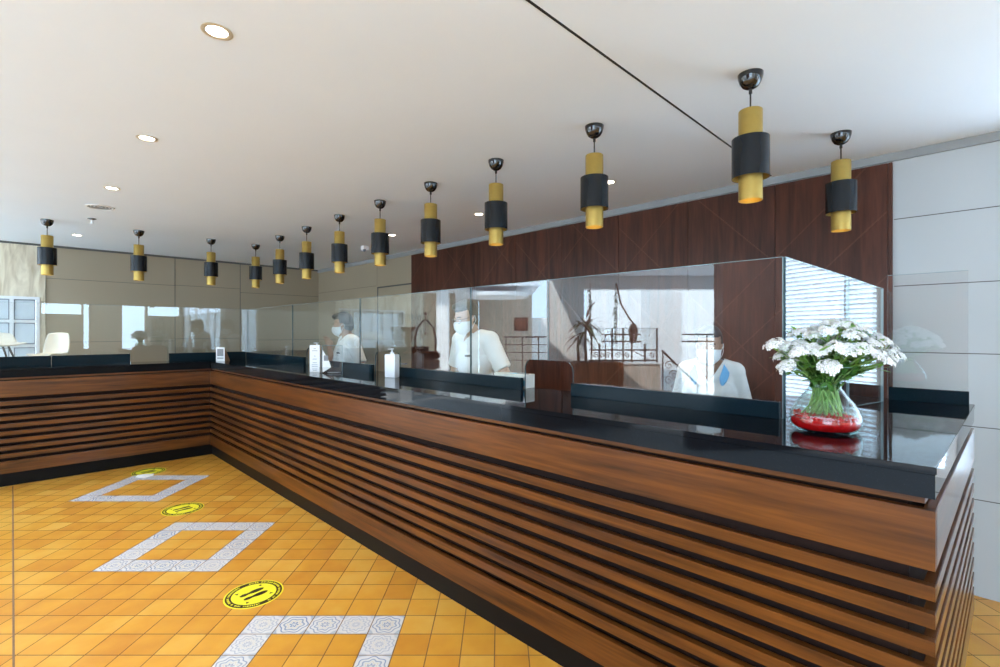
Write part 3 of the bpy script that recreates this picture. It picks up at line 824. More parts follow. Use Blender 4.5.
for i, (p, e) in enumerate(heads):
    fl = thing('white_flower', 'white cluster-headed cut flower on a green stem standing in the glass vase', 'flower', (VX, VY, TOP), 0, 'white flowers in the vase')
    a = rn.random()*6.28; base = Vector((rn.uniform(-.06, .06), rn.uniform(-.06, .06), .062))
    neck = Vector((p.x, p.y, 0)); nl = neck.length; neck = neck*(min(.034, nl)/max(nl, 1e-4))+Vector((0, 0, .168))
    top = p-Vector((0, 0, .012))
    mid = neck.lerp(top, .5)+Vector((0, 0, .015))
    m = MB(); m.tube([base, base.lerp(neck, .55), neck, mid, top], [.0028, .0028, .0026, .0022, .0018], 6); m.build('stem', 'stem_green', fl, True)
    up = (Vector((e.x*.0, e.y*.0, 1)) + (cr*e.x+cf*e.y)*.9*(1-e.z*.6)).normalized()
    t = blossom_mesh(i, rn.uniform(.021, .032))
    t.build('blossom', ['petal_white', 'flower_heart', 'stem_green'], fl, False, None, Matrix.Translation(p) @ up.to_track_quat('Z', 'Y').to_matrix().to_4x4())
    m = MB()
    for k in range(14):
        q = neck.lerp(top, rn.uniform(.1, 1.12)); a = rn.random()*6.28
        leaf(m, q, (math.cos(a), math.sin(a), rn.uniform(.1, 1.0)), rn.uniform(.035, .065), rn.uniform(.006, .011))
    for k in range(9):
        q = base.lerp(neck, rn.uniform(.70, 1.0)) if k < 4 else neck.lerp(top, rn.uniform(0, .4)); a = rn.random()*6.28
        leaf(m, q, (math.cos(a)*.4, math.sin(a)*.4, 1), .045, .009, 1)
    m.build('leaves', ['leaf_green', 'leaf_dark'], fl)

# ------------------------------------------------------------------ things on the counter
def bottle(loc, rz, label, w=.036, d=.028, h=.155, body='plastic_white', lines=0):
    r = thing('pump_bottle', label, 'bottle', loc, rz)
    m = MB(); m.box((-d, -w, 0), (d, w, h), 0, .009); m.build('bottle_body', body, r, True)
    m = MB(); m.cyl((0, 0, h), (0, 0, h+.014), .016); m.cyl((0, 0, h+.014), (0, 0, h+.034), .006, seg=10); m.box((-.011, -.011, h+.034), (.011, .011, h+.044), 0, .003); m.box((-.045, -.006, h+.037), (-.008, .006, h+.043), 0, .002)
    m.build('pump', 'plastic_white', r, True)
    m = MB(); rn = random.Random(4)
    for q in range(lines): 
        z = h*(.88-.74*q/max(1, lines-1)); ww = w*rn.uniform(.35, .72); m.box((-d-.0006, -ww, z), (-d, ww, z+.003))
    if lines: m.build('label_print', 'print_grey', r)
    return r
# positions come from where each stands along the glass line
bottle((2.06, 3.23, TOP), .35, 'white pump bottle of hand gel on the long counter, beside the rounded cut-out', h=.178, w=.048, d=.03)
bottle((2.05, 4.51, TOP), .5, 'white pump bottle behind the tall printed carton on the long counter', w=.030, h=.205)
cbx = thing('printed_carton', 'tall narrow white printed carton on the counter, in front of the far left man', 'carton', (1.87, 4.14, TOP), .75)
m = MB(); m.box((-.02, -.045, 0), (.02, .045, .235), 0, .002); m.build('carton_body', 'card_white', cbx)
m = MB(); rn = random.Random(9)
for q, (z, ww) in enumerate(((.202, .010), (.184, .024), (.138, .007), (.112, .018), (.080, .018), (.062, .026), (.046, .026), (.026, .022), (.014, .018))): m.box((-.0206, -ww, z), (-.02, ww, z+.0035))
m.build('carton_print', 'print_grey', cbx)
lh = thing('leaflet_holder', 'clear acrylic leaflet holder with papers, right of the tall printed carton', 'leaflet holder', (1.92, 3.93, TOP), .72)
m = MB(); m.box((-.003, -.086, 0), (.003, .086, .235)); m.box((-.06, -.086, 0), (-.003, .086, .004)); m.box((-.064, -.086, 0), (-.06, .086, .055)); m.build('holder_shell', 'acrylic', lh)
for (a, b) in (((0, -.086, .235), (0, .086, .235)), ((0, -.086, 0), (0, -.086, .235)), ((0, .086, 0), (0, .086, .235))):
    m = MB(); m.tube([a, b], .002, 6); m.build('edge', 'glass_edge', lh)
t = bmesh.new(); q = [t.verts.new(p) for p in ((-.012, .080, .006), (-.012, .005, .050), (-.012, .02, .095), (-.012, .080, .20))]; t.faces.new(q)
e_ = bmesh.ops.extrude_face_region(t, geom=t.faces[:]); bmesh.ops.translate(t, vec=(-.002, 0, 0), verts=[v for v in e_['geom'] if isinstance(v, bmesh.types.BMVert)])
m = MB(); m.merge(t); tp = m.build('papers', 'card_white', lh)
m = MB(); m.box((-.016, .03, .105), (-.0145, .068, .150)); m.build('paper_print', 'card_grey', tp)
m = MB(); m.box((-.05, -.08, .004), (-.02, .02, .012)); m.build('leaflet_stack', 'card_grey', lh)
qc = thing('table_card', 'small white folded card with a grey printed panel at the inner counter corner', 'card', (1.83, 6.60, TOP), -.15)
t = MB(); t.box((-.055, -.062, 0), (-.052, .062, .165)); t.build('front_panel', 'card_white', qc)
t = MB(); t.face([(-.052, -.062, 0), (.03, -.062, 0), (-.052, -.062, .165)]); t.face([(.03, -.062, 0), (.03, .062, 0), (-.052, .062, .165), (-.052, -.062, .165)]); t.build('back_panel', 'card_tan', qc)
t = MB(); t.box((-.0556, -.045, .058), (-.055, .045, .145)); t.build('printed_panel', 'card_grey', qc)
t = MB(); t.box((-.0556, -.045, .028), (-.055, .045, .040)); t.build('caption_line', 'card_grey', qc)
qc.rotation_euler = (0, 0, .55)
bx = thing('tissue_box', 'white cardboard tissue box with a blue diamond behind the glass, right of the bespectacled man', 'box', (2.255, 2.13, TOP), .08)
m = MB(); m.box((-.045, -.13, 0), (.045, .13, .085), 0, .002); m.build('carton', 'box_white', bx)
m = MB(); m.poly([(-.03, -.02), (.0, -.08), (.03, -.02), (.0, .05)], .085, .0858); m.build('blue_diamond', 'box_blue', bx)
m = MB(); m.ball((0, -.07, .086), (.016, .05, .006), 14, 8); m.build('opening', 'card_grey', bx, True)
m = MB(); m.box((-.0456, -.12, .012), (-.045, .02, .05)); m.build('side_print', 'box_blue', bx)

# ------------------------------------------------------------------ white chairs behind the left wing
cb = thing('storage_cabinet', 'low pale cabinet behind the left counter wing, carrying the white chairs', 'cabinet', (-.05, 7.65, 0))
m = MB(); m.box((-.75, -.3, .05), (.55, .3, .90), 0, .004); m.build('body', 'chair_white', cb)
m = MB(); m.box((-.72, -.27, 0), (.52, .27, .05)); m.build('plinth', 'chair_black', cb)
for q in range(3):
    m = MB(); m.box((-.74+.43*q, -.318, .08), (-.74+.43*q+.41, -.30, .88)); dd = m.build('door', 'chair_white', cb)
    m = MB(); m.box((-.74+.43*q+.36, -.326, .44), (-.74+.43*q+.37, -.318, .56)); m.build('handle', 'steel_grey', dd)
def shell_chair(loc, rz, label, w, h, leg):
    r = thing('shell_chair', label, 'chair', loc, rz, 'white shell chairs on the cabinet')
    m = MB()
    t = bmesh.new(); n = 10; rows = []
    prof = [(.20, leg+.0), (.12, leg+.0), (0, leg-.01), (-.12, leg+.0), (-.17, leg+.04), (-.20, leg+.5*h), (-.22, leg+h)]
    for (x, z) in prof:
        row = []
        for k in range(n+1):
            s = -1+2*k/n; ww = w*(1 if z < leg+h*.7 else .82)
            row.append(t.verts.new((x+.05*s*s*(.3 if x > -.15 else 1.2), s*ww, z+.03*s*s*(1 if x > -.15 else -.6))))
        rows.append(row)
    for a, b in zip(rows, rows[1:]):
        for k in range(n): t.faces.new((a[k], a[k+1], b[k+1], b[k]))
    m.merge(t); o = m.build('seat_shell', 'chair_white', r, True)
    md = o.modifiers.new('thick', 'SOLIDIFY'); md.thickness = .02
    sb = o.modifiers.new('sub', 'SUBSURF'); sb.levels = 1; sb.render_levels = 1
    for sx in (-1, 1):
        for sy in (-1, 1):
            m = MB(); m.tube([(sx*.09, sy*.07, leg-.01), (sx*.17, sy*w*.95, 0)], [.010, .007], 8); m.build('leg', 'chair_black', r, True)
    return r
shell_chair((-.12, 7.56, .90), -PI/2+.25, 'white shell chair with black splayed legs behind the left wing, at the picture edge', .20, .14, .42)
shell_chair((.305, 7.62, .90), -PI/2-.5, 'white shell chair with rounded back behind the left wing, before the travertine edge', .12, .27, .29)

# ------------------------------------------------------------------ people
def fuse(name, mat, parent, fn, xf, voxel=.007, smooth=2, keep=None, planes=()):
    m = MB(); fn(m)
    me = bpy.data.meshes.new('tmp'); m.bm.to_mesh(me); m.bm.free()
    o = bpy.data.objects.new('tmp', me); COL.objects.link(o)
    r = o.modifiers.new('r', 'REMESH'); r.mode = 'VOXEL'; r.voxel_size = voxel
    if smooth:
        s = o.modifiers.new('s', 'SMOOTH'); s.factor = .5; s.iterations = smooth
    dg = bpy.context.evaluated_depsgraph_get()
    nm = bpy.data.meshes.new_from_object(o.evaluated_get(dg))
    bpy.data.objects.remove(o); bpy.data.meshes.remove(me)
    if keep:
        bm = bmesh.new(); bm.from_mesh(nm)
        for pc, pn in planes: bmesh.ops.bisect_plane(bm, geom=bm.verts[:]+bm.edges[:]+bm.faces[:], plane_co=pc, plane_no=pn, dist=1e-5)
        bmesh.ops.delete(bm, geom=[f for f in bm.faces if not keep(f.calc_center_median())], context='FACES')
        bm.to_mesh(nm); bm.free()
    nm.transform(xf); nm.name = name
    nm.materials.clear(); nm.materials.append(M(mat))
    return link(name, nm, parent, True)
def cap(m, p, q, a, b, seg=16, ends=3):
    m.cyl(p, q, a, b, seg)
    if ends & 1: m.ball(p, a, seg, 10)
    if ends & 2: m.ball(q, b, seg, 10)

def person(label, loc, rz, height, skin, hair, top, female=False, arms=None, pitch=.0, yaw=.0, lean=.0, glasses=False, group=None, drop=0):
    k = height/1.70
    root = thing('person', label, 'person', loc, rz)
    XF = Matrix.Scale(k, 4)
    sw = .150 if female else .180; shr = .052 if female else .062; shz = 1.372 if female else 1.385
    HC = Vector((.02+lean, 0, 1.585-drop))                    # head centre at the eyes
    NB = Vector((.0+lean*.8, 0, 1.43-drop))
    HR = Matrix.Translation(NB) @ Matrix.Rotation(yaw, 4, 'Z') @ Matrix.Rotation(pitch, 4, 'Y') @ Matrix.Translation(-NB)
    hd = lambda x, y, z: HR @ (HC+Vector((x, y, z)))
    HQ = HR.to_3x3()
    sh = {s: Vector((-.01+lean*.75, s*sw, shz)) for s in (-1, 1)}
    A = arms or {}
    el = {s: Vector(A.get(('e', s), (-.03, s*(sw+.07), 1.10))) for s in (-1, 1)}
    wr = {s: Vector(A.get(('w', s), (.20, s*(sw+.02), 1.02))) for s in (-1, 1)}
    def hand(m, s):
        w = wr[s]; d = (wr[s]-el[s]).normalized(); up = Vector((0, 0, 1)); sd = d.cross(up)
        sd = sd.normalized() if sd.length > .2 else Vector((0, -1, 0)); dn = sd.cross(d).normalized()*-1
        if dn.z > 0: dn = -dn
        p = w+d*.055
        cap(m, w, w+d*.03, .026, .028, 12); m.ball(w+d*.06, (.042, .042, .018), 14, 10, rot=Matrix((d, sd, d.cross(sd))).transposed())
        for i, (o, ln) in enumerate(((-.030, .070), (-.010, .080), (.010, .076), (.029, .060))):
            b = w+d*.088+sd*o; c1 = b+d*ln*.45+dn*ln*.18; c2 = c1+d*ln*.28+dn*ln*.38
            cap(m, b-d*.02, c1, .0095, .0085, 10); cap(m, c1, c2, .0085, .007, 10)
        tb = w+d*.035-sd*.03; t1 = tb+d*.035-sd*.022+dn*.008; t2 = t1+d*.03+sd*.004+dn*.012
        cap(m, tb, t1, .0125, .0105, 10); cap(m, t1, t2, .0105, .0085, 10)
    def torso(m, g=0):
        m.ball((0, 0, .92), (.115+g, .165+g, .12+g), 24, 14)
        m.ball((.005+lean*.3, 0, 1.06), (.115+g, .148+g*1.0, .14+g), 24, 14)
        m.ball((.005+lean*.55, 0, 1.22), (.118+g, .160+g, .15+g), 24, 14)
        m.ball((-.005+lean*.72, 0, 1.33), (.105+g, (.150 if female else .170)+g, .105+g), 24, 14)
        if female:
            for s in (-1, 1): m.ball((.085+lean*.6, s*.07, 1.235), (.06+g, .068+g, .065+g), 16, 10)
        for s in (-1, 1):
            cap(m, (-.01+lean*.75, s*.05, 1.405), sh[s], shr+g, shr+g)
            m.ball(sh[s], shr+.003+g, 16, 10)
    def body(m):
        torso(m)
        for s in (-1, 1):
            cap(m, sh[s], el[s], shr-.012, .040); cap(m, el[s], wr[s], .041, .027); hand(m, s)
            cap(m, (0, s*.085, .90), (.01, s*.09, .49), .082, .054); cap(m, (.01, s*.09, .49), (-.02, s*.092, .09), .054, .038)
            m.ball((.05, s*.095, .045), (.12, .042, .04), 16, 8)
        cap(m, (-.015+lean*.78, 0, 1.38), hd(-.025, 0, -.06), .060, .054)
        m.ball(hd(-.018, 0, .030), (.094, .074, .096), 24, 16, rot=HQ)
        m.ball(hd(.018, 0, -.042), (.068, .060, .078), 20, 14, rot=HQ)
        m.ball(hd(.035, 0, .0), (.058, .062, .062), 20, 14, rot=HQ)
        m.ball(hd(.058, 0, -.096), .026, 14, 10)
        cap(m, hd(.084, 0, .010), hd(.106, 0, -.034), .0085, .0135, 12)
        for s in (-1, 1):
            m.ball(hd(-.008, s*.075, -.008), (.018, .010, .031), 12, 10, rot=HQ)
            m.ball(hd(.100, s*.012, -.036), .0095, 10, 8)
            m.ball(hd(.064, s*.036, -.022), (.022, .022, .018), 12, 8, rot=HQ)
            m.ball(hd(.0775, s*.031, .0085), (.0115, .0165, .0075), 14, 10, rot=HQ); m.ball(hd(.0765, s*.031, -.0105), (.0105, .0155, .0060), 14, 10, rot=HQ)
            cap(m, hd(.086, s*.012, .020), hd(.072, s*.048, .018), .0085, .008, 10)
        cap(m, hd(.084, -.02, -.068), hd(.084, .02, -.068), .008, .008, 10)
    bo = fuse('body', skin, root, body, XF, .0065, 2)
    for s in (-1, 1):
        m = MB(); m.ball(hd(.0765, s*.030, .0), .0120, 14, 10); e = m.build('eye', 'eye_white', root, True, None, XF)
        m = MB(); m.ball(hd(.0850, s*.029, -.002), (.004, .0056, .0056), 10, 8, rot=HQ); m.build('iris', 'eye_dark', e, True, None, XF)
        m = MB(); m.tube([hd(.089, s*.014, .022), hd(.090, s*.030, .027), hd(.078, s*.048, .022)], .0035, 6); m.build('eyebrow', hair, root, True, None, XF)
    # hair
    HI = HR.inverted()
    def hairfn(m):
        m.ball(hd(-.022, 0, .036), (.104, .085, .104), 24, 16, rot=HQ)
        m.ball(hd(-.055, 0, -.01), (.070, .074, .085), 20, 14, rot=HQ)
        if female: m.ball(hd(-.125, 0, .075), (.045, .048, .045), 18, 12, rot=HQ); m.ball(hd(.035, -.02, .088), (.058, .062, .036), 18, 12, rot=HQ)
        else: m.ball(hd(.03, 0, .100), (.065, .066, .034), 18, 12, rot=HQ)
    def keep(c):
        q = (HI @ c)-HC
        if q.x > .015: return q.z > .064
        if q.x > -.020: return q.z > .012
        return q.z > -.085
    fuse('hair', hair, root, hairfn, XF, .006, 2, keep, [(hd(.015, 0, 0), HQ @ Vector((1, 0, 0))), (hd(-.020, 0, 0), HQ @ Vector((1, 0, 0))), (hd(0, 0, .064), HQ @ Vector((.25, 0, 1))), (hd(0, 0, .012), HQ @ Vector((0, 0, 1))), (hd(0, 0, -.085), HQ @ Vector((0, 0, 1)))])
    # face mask
    m = MB(); t = bmesh.new(); rows = []
    nA, nT = 18, 12
    for j in range(nT+1):
        tt = j/nT; row = []
        fx = [.103, .118, .122, .118, .110, .090, .062][min(6, int(tt*6))]
        f2 = [.103, .118, .122, .118, .110, .090, .062][min(6, int(tt*6)+1)]
        fx = fx+(f2-fx)*(tt*6-int(tt*6))
        for i in range(nA+1):
            a = (-1+2*i/nA)*1.22; ca = math.cos(a)
            zt = -.008-.018*abs(math.sin(a))**2; zb = -.128+.050*abs(math.sin(a))**2
            x = .012+(fx-.012)*(ca-math.cos(1.22))/(1-math.cos(1.22)); y = .079*math.sin(a)/math.sin(1.22)*(1-.10*tt)
            row.append(t.verts.new(hd(x+.002*math.sin(tt*18), y, zt+(zb-zt)*tt)))
        rows.append(row)
    for a, b in zip(rows, rows[1:]):
        for i in range(nA): t.faces.new((a[i], a[i+1], b[i+1], b[i]))
    bmesh.ops.recalc_face_normals(t, faces=t.faces)
    m.merge(t); mk = m.build('face_mask', 'mask_white', root, True, None, XF)
    md = mk.modifiers.new('thick', 'SOLIDIFY'); md.thickness = .002
    for s in (-1, 1):
        m = MB()
        m.tube([hd(.012, s*.079, -.022), hd(-.006, s*.086, -.005), hd(-.028, s*.085, .008), hd(-.030, s*.084, -.030), hd(-.006, s*.084, -.052), hd(.012, s*.074, -.078)], .0016, 6)
        m.build('ear_loop', 'mask_white', mk, True, None, XF)
    if glasses:
        m = MB()
        for s in (-1, 1):
            m.tube([hd(.104-.012*abs(math.cos(a)) if math.cos(a)*s > 0 else .104, s*.033+.025*math.cos(a), -.002+.018*math.sin(a)) for a in [q*PI/9 for q in range(18)]], .0017, 6, closed=True)
            m.tube([hd(.094, s*.059, .004), hd(.05, s*.080, .006), hd(-.01, s*.084, .006), hd(-.03, s*.080, -.012)], .0017, 6)
        m.tube([hd(.104, -.009, .003), hd(.107, 0, .006), hd(.104, .009, .003)], .0017, 6)
        m.build('glasses', 'badge_dark', root, True, None, XF)
    # shirt with an open neck
    vz = 1.30 if female else 1.375
    def shirt(m):
        torso(m, .014)
        m.cyl((0, 0, .86), (0, 0, 1.0), .15, .15, 24)
        for s in (-1, 1):
            e = sh[s].lerp(el[s], .78); cap(m, sh[s], e, shr+.012, shr+.006, 18, 1)
        cap(m, (-.012+lean*.75, 0, 1.38), (-.012+lean*.75, 0, 1.435), .085, .066, 18, 1)
    def skeep(c):
        if c.x > .0+lean*.4 and c.z > vz+abs(c.y)*1.75 and abs(c.y) < .12: return False
        if c.z > 1.445 and abs(c.y) < .085: return False
        return True
    full = fuse('tmp', top, root, shirt, Matrix.Identity(4), .009, 2)
    tree = BVHTree.FromPolygons([v.co.copy() for v in full.data.vertices], [p.vertices[:] for p in full.data.polygons])
    bpy.data.objects.remove(full)
    so = fuse('shirt', top, root, shirt, XF, .007, 2, skeep, [((0, 0, vz), (0, 1.75, -1)), ((0, 0, vz), (0, -1.75, -1)), ((lean*.4, 0, 0), (1, 0, 0)), ((0, 0, 1.445), (0, 0, 1)), ((0, .085, 0), (0, 1, 0)), ((0, -.085, 0), (0, 1, 0))])
    # collar
    cm = 'uniform_blue' if female else top
    for s in (-1, 1):
        m = MB(); L0 = lean*.75
        if female: path = [(-.085+L0, 0, 1.455), (-.05+L0, s*.070, 1.455), (.02+L0, s*.090, 1.432), (.085+L0, s*.082, 1.39), (.128+lean*.65, s*.060, 1.335)]; wid = [.022, .045, .070, .085, .075]
        else: path = [(-.075+L0, 0, 1.455), (-.045+L0, s*.058, 1.455), (.01+L0, s*.070, 1.443), (.062+L0, s*.058, 1.42), (.098+L0, s*.030, 1.375)]; wid = [.020, .022, .026, .032, .026]
        t = bmesh.new(); a = []; b = []
        for (p, w) in zip(path, wid):
            p = Vector(p); o = Vector((p.x+.012-L0, p.y, 0)).normalized()
            a.append(t.verts.new(p-o*.004)); b.append(t.verts.new(p+o*w*.75+Vector((0, 0, -w*.75))))
        for vv in a+b:
            loc, nor, _, _ = tree.find_nearest(vv.co)
            vv.co = loc+nor*.007
        for i in range(len(a)-1): t.faces.new((a[i], a[i+1], b[i+1], b[i]))
        m.merge(t); co_ = m.build('collar', cm, so, True, None, XF)
        md = co_.modifiers.new('t', 'SOLIDIFY'); md.thickness = .006; md.offset = 0
        sb = co_.modifiers.new('s', 'SUBSURF'); sb.levels = 1; sb.render_levels = 1
    # badge on the chest
    m = MB(); m.box((-.002, -.030, -.008), (.004, .030, .008), 0, .002)
    m.build('name_badge', 'badge_dark', so, False, None, XF @ Matrix.Translation((.128+lean*.6, -.085 if female else .075, 1.255 if female else 1.27)) @ Matrix.Rotation(-.35 if female else .3, 4, 'Z'))
    # trousers and shoes
    def trou(m):
        m.ball((0, 0, .91), (.128, .178, .12), 24, 14)
        for s in (-1, 1):
            cap(m, (0, s*.088, .88), (.01, s*.092, .49), .098, .075, 18, 1); cap(m, (.01, s*.092, .49), (-.015, s*.094, .07), .075, .062, 18, 1)
    fuse('trousers', 'trouser_dark', root, trou, XF, .009, 2)
    for s in (-1, 1):
        m = MB(); m.ball((.05, s*.096, .042), (.135, .050, .046), 18, 10); m.box((-.08, s*.096-.045, 0), (.17, s*.096+.045, .016), 0, .006)
        m.build('shoe', 'shoe_black', root, True, None, XF)
    return root

person('woman in white uniform with wide sky-blue collar and face mask, standing behind the glass', (3.02, 1.20, 0), PI+.30, 1.505, 'skin_brown', 'hair_brown', 'shirt_white', female=True, pitch=.14, yaw=-.05, lean=.03, drop=.030)
person('man with glasses and mask in white short-sleeved shirt, looking down behind the counter', (2.66, 2.90, 0), PI-.05, 1.70, 'skin_light', 'hair_dark', 'shirt_white', pitch=.30, yaw=-.02, lean=.07, glasses=True,
       arms={('e', 1): (-.02, .31, 1.11), ('w', 1): (.20, .20, 1.03), ('e', -1): (.02, -.29, 1.12), ('w', -1): (.21, -.12, 1.06)})
person('man in white shirt and mask at the far left, forearm raised, seen in profile', (2.58, 4.84, 0), PI-.25, 1.655, 'skin_warm', 'hair_dark', 'shirt_white', pitch=.18, yaw=-.35, lean=.05,
       arms={('e', -1): (.15, -.22, 1.10), ('w', -1): (.20, -.17, 1.32), ('e', 1): (-.05, .29, 1.10), ('w', 1): (.18, .17, 1.05)})

# ------------------------------------------------------------------ lobby on the public side (seen mirrored in the screens)
m = MB(); rdbox(m, .92, 1.57, 9.12, 9.62, -.06, CEIL+.005); structure(m, 'wall_lobby_pier', 'white_paint')
m = MB(); rdbox(m, 3.38, 4.10, 11.0, 11.7, -.06, 4.2); structure(m, 'wall_lobby_column', 'white_paint')
m = MB(); rdbox(m, 1.57, 9, 9.3, 9.62, 2.28, CEIL+.15); structure(m, 'trim_4', 'white_paint')
m = MB(); rdbox(m, 3.20, 7.4, 7.0, 7.3, -.06, CEIL+.005); structure(m, 'wall_lobby_wood', 'wall_veneer')
m = MB(); rdbox(m, .9, 2.7, 15, 15.2, -.06, 1.9); rdbox(m, 2.7, 4.6, 15, 15.2, -.06, 3.6); rdbox(m, 4.6, 12, 15, 15.2, -.06, 4.2); structure(m, 'wall_lobby_back', 'white_paint')
m = MB(); rdbox(m, -.6, .92, 14, 14.2, -.06, CEIL+.005); structure(m, 'wall_lobby_brown', 'paint_brown')
m = MB(); rdbox(m, -5, -.6, 13.4, 13.6, -.06, CEIL+.005); structure(m, 'wall_lobby_white', 'panel_taupe')
m = MB(); m.box((-5.2, -4.15, -.06), (-1.6, -4.0, CEIL)); structure(m, 'wall_lobby_side', 'paint_brown')
for i, (r, d) in enumerate(((-1.5, 11.5), (-1.15, 12.6), (-2.1, 11.0))):
    m = MB(); rdbox(m, r, r+.28, d, d+.28, -.06, CEIL+.005); structure(m, 'trim_%d' % (5+i), 'white_paint')
pic = thing('framed_picture', 'reddish brown framed picture on the brown lobby wall', 'picture', RD(.6, 14, 1.5))
m = MB(); rdbox(m, .40, .80, 13.96, 14, 1.50, 1.88); wpart(m, 'frame', 'arch_wood', pic)
m = MB(); rdbox(m, .44, .76, 13.95, 13.96, 1.54, 1.84); wpart(m, 'canvas', 'picture_brown', pic)
dr = thing('ceiling_drum', 'shallow round white drum under the lobby ceiling', 'ceiling drum', RD(-.1, 12, 2.30))
m = MB(); m.lathe([(0, 0), (.78, 0), (.80, .02), (.80, .10), (0, .10)], seg=40); m.build('drum', 'white_paint', dr, True)
m = MB(); m.cyl((0, 0, .1), (0, 0, .25), .03); m.build('stem', 'white_paint', dr, True)
# planter, pale box, palm
pb = thing('planter_box', 'large walnut planter box in the lobby, holding the palm', 'planter', RD(1.7, 8.7, -.06))
m = MB(); rdbox(m, 1.30, 2.14, 8.45, 8.95, -.06, .92); wpart(m, 'box_panels', 'planter_wood', pb)
m = MB(); rdbox(m, 1.34, 2.10, 8.49, 8.91, .92, .935); wpart(m, 'soil', 'trunk_brown', pb)
sb_ = thing('parapet_block', 'pale wood-faced parapet block beside the walnut planter', 'parapet', RD(2.45, 8.7, -.06))
m = MB(); rdbox(m, 2.145, 2.78, 8.45, 8.95, -.06, .90); wpart(m, 'facing', 'pale_wood', sb_)
m = MB(); rdbox(m, 2.143, 2.80, 8.43, 8.97, .90, .93); wpart(m, 'coping', 'white_paint', sb_)
pm = thing('potted_palm', 'tall potted palm with drooping green and brown leaves in the walnut planter', 'palm', RD(1.52, 8.62, .935))
rn = random.Random(31)
for q, (dx, hh) in enumerate(((0, .62), (.13, .45))):
    m = MB(); m.tube([(dx*S, dx*S, 0), (dx*S+.02, dx*S, hh*.5), (dx*S, dx*S+.01, hh)], [.028, .024, .02], 8); m.build('trunk', 'trunk_brown', pm, True)
for q in range(46):
    m = MB(); a = rn.random()*6.28; el_ = rn.uniform(-.2, 1.3); dx = 0 if q % 3 else .13
    leaf(m, Vector((dx*S, dx*S, rn.uniform(.35, .68) if not q % 3 else rn.uniform(.5, .75))), (math.cos(a)*math.cos(el_), math.sin(a)*math.cos(el_), math.sin(el_)), rn.uniform(.24, .42), rn.uniform(.018, .03), 0, rn.uniform(.4, 1.3))
    m.build('leaf', 'palm_brown' if rn.random() < .3 else 'palm_green', pm)
# railing
def RDp(r, z, d=8.52): return RD(r, d, z)
def scroll(c_r, c_z, R, d, flip=1):
    pts = []
    for q in range(26):
        a = q*.36; rr = R*(1-q/30); pts.append(RD(c_r+flip*rr*math.cos(a), d, c_z+rr*math.sin(a)))
    return pts
rl = thing('iron_railing', 'dark iron scrollwork railing above the planter in the lobby', 'railing', RD(2.1, 8.52, .93))
for r in (1.60, 1.96, 2.15, 2.30, 2.74):
    m = MB(); m.cyl(RDp(r, .93), RDp(r, 1.53), .016, seg=8); wpart(m, 'post', 'iron_dark', rl)
for z in (1.145, .965):
    m = MB(); m.cyl(RDp(1.55, z), RDp(2.76, z), .013, seg=8); wpart(m, 'rail', 'iron_dark', rl)
m = MB()
for (r, R, f) in ((1.68, .06, 1), (1.78, .05, -1), (1.88, .055, 1), (2.06, .06, 1), (2.22, .05, -1), (2.66, .05, -1)): m.tube(scroll(r, 1.05, R, 8.52, f), .007, 6)
m.tube([RDp(2.32, 1.13), RDp(2.6, .98)], .006, 6)
wpart(m, 'scrollwork', 'iron_dark', rl)
gp = thing('glass_balustrade', 'clear glass guard panel on posts above the iron railing', 'glass panel', RD(2.4, 8.6, .935))
m = MB(); rdbox(m, 1.62, 2.72, 8.56, 8.568, 1.15, 1.52); wpart(m, 'pane', 'acrylic', gp)
m = MB(); rdbox(m, 1.62, 2.72, 8.555, 8.573, 1.52, 1.53); wpart(m, 'cap_rail', 'glass_edge', gp)
for r in (1.75, 2.55):
    m = MB(); rdbox(m, r-.015, r+.015, 8.575, 8.60, .935, 1.25); wpart(m, 'post', 'iron_dark', gp)
sr = thing('stair_railing', 'dark iron stair railing with scrolls sloping down beside the pale parapet', 'railing', RD(2.95, 8.45, 0))
m = MB(); m.cyl(RD(2.80, 8.45, 1.14), RD(3.45, 8.45, .52), .018, seg=8); wpart(m, 'handrail', 'iron_dark', sr)
for r in (2.82, 3.42):
    m = MB(); m.cyl(RD(r, 8.45, -.06), RD(r, 8.45, 1.12-(r-2.8)*.95), .013, seg=8); wpart(m, 'post', 'iron_dark', sr)
m = MB()
for (r, z, R, f) in ((2.93, .88, .085, 1), (3.02, .72, .085, -1), (2.92, .62, .08, 1), (3.15, .60, .07, 1), (3.04, .50, .07, -1)): m.tube(scroll(r, z, R, 8.45, f), .008, 6)
wpart(m, 'scrollwork', 'iron_dark', sr)
r2 = thing('iron_railing', 'plain dark horizontal-bar railing at the far end of the lobby', 'railing', RD(.7, 12, 0))
for z in (1.34, 1.15, .96, .77):
    m = MB(); m.cyl(RD(.1, 12, z), RD(1.6, 12, z), .018 if z > 1.3 else .011, seg=8); wpart(m, 'rail', 'iron_dark', r2)
for r in (.15, .55, .95, 1.5):
    m = MB(); m.cyl(RD(r, 12, -.06), RD(r, 12, 1.34), .016, seg=8); wpart(m, 'post', 'iron_dark', r2)
r3 = thing('iron_railing', 'plain dark gallery railing in front of the white back wall', 'railing', RD(4.5, 12.5, 0))
for z in (1.40, 1.22):
    m = MB(); m.cyl(RD(2.6, 12.5, z), RD(8, 12.5, z), .02, seg=8); wpart(m, 'rail', 'iron_dark', r3)
for r in (2.7, 4.0, 5.3, 6.6, 7.9):
    m = MB(); m.cyl(RD(r, 12.5, -.06), RD(r, 12.5, 1.40), .018, seg=8); wpart(m, 'post', 'iron_dark', r3)
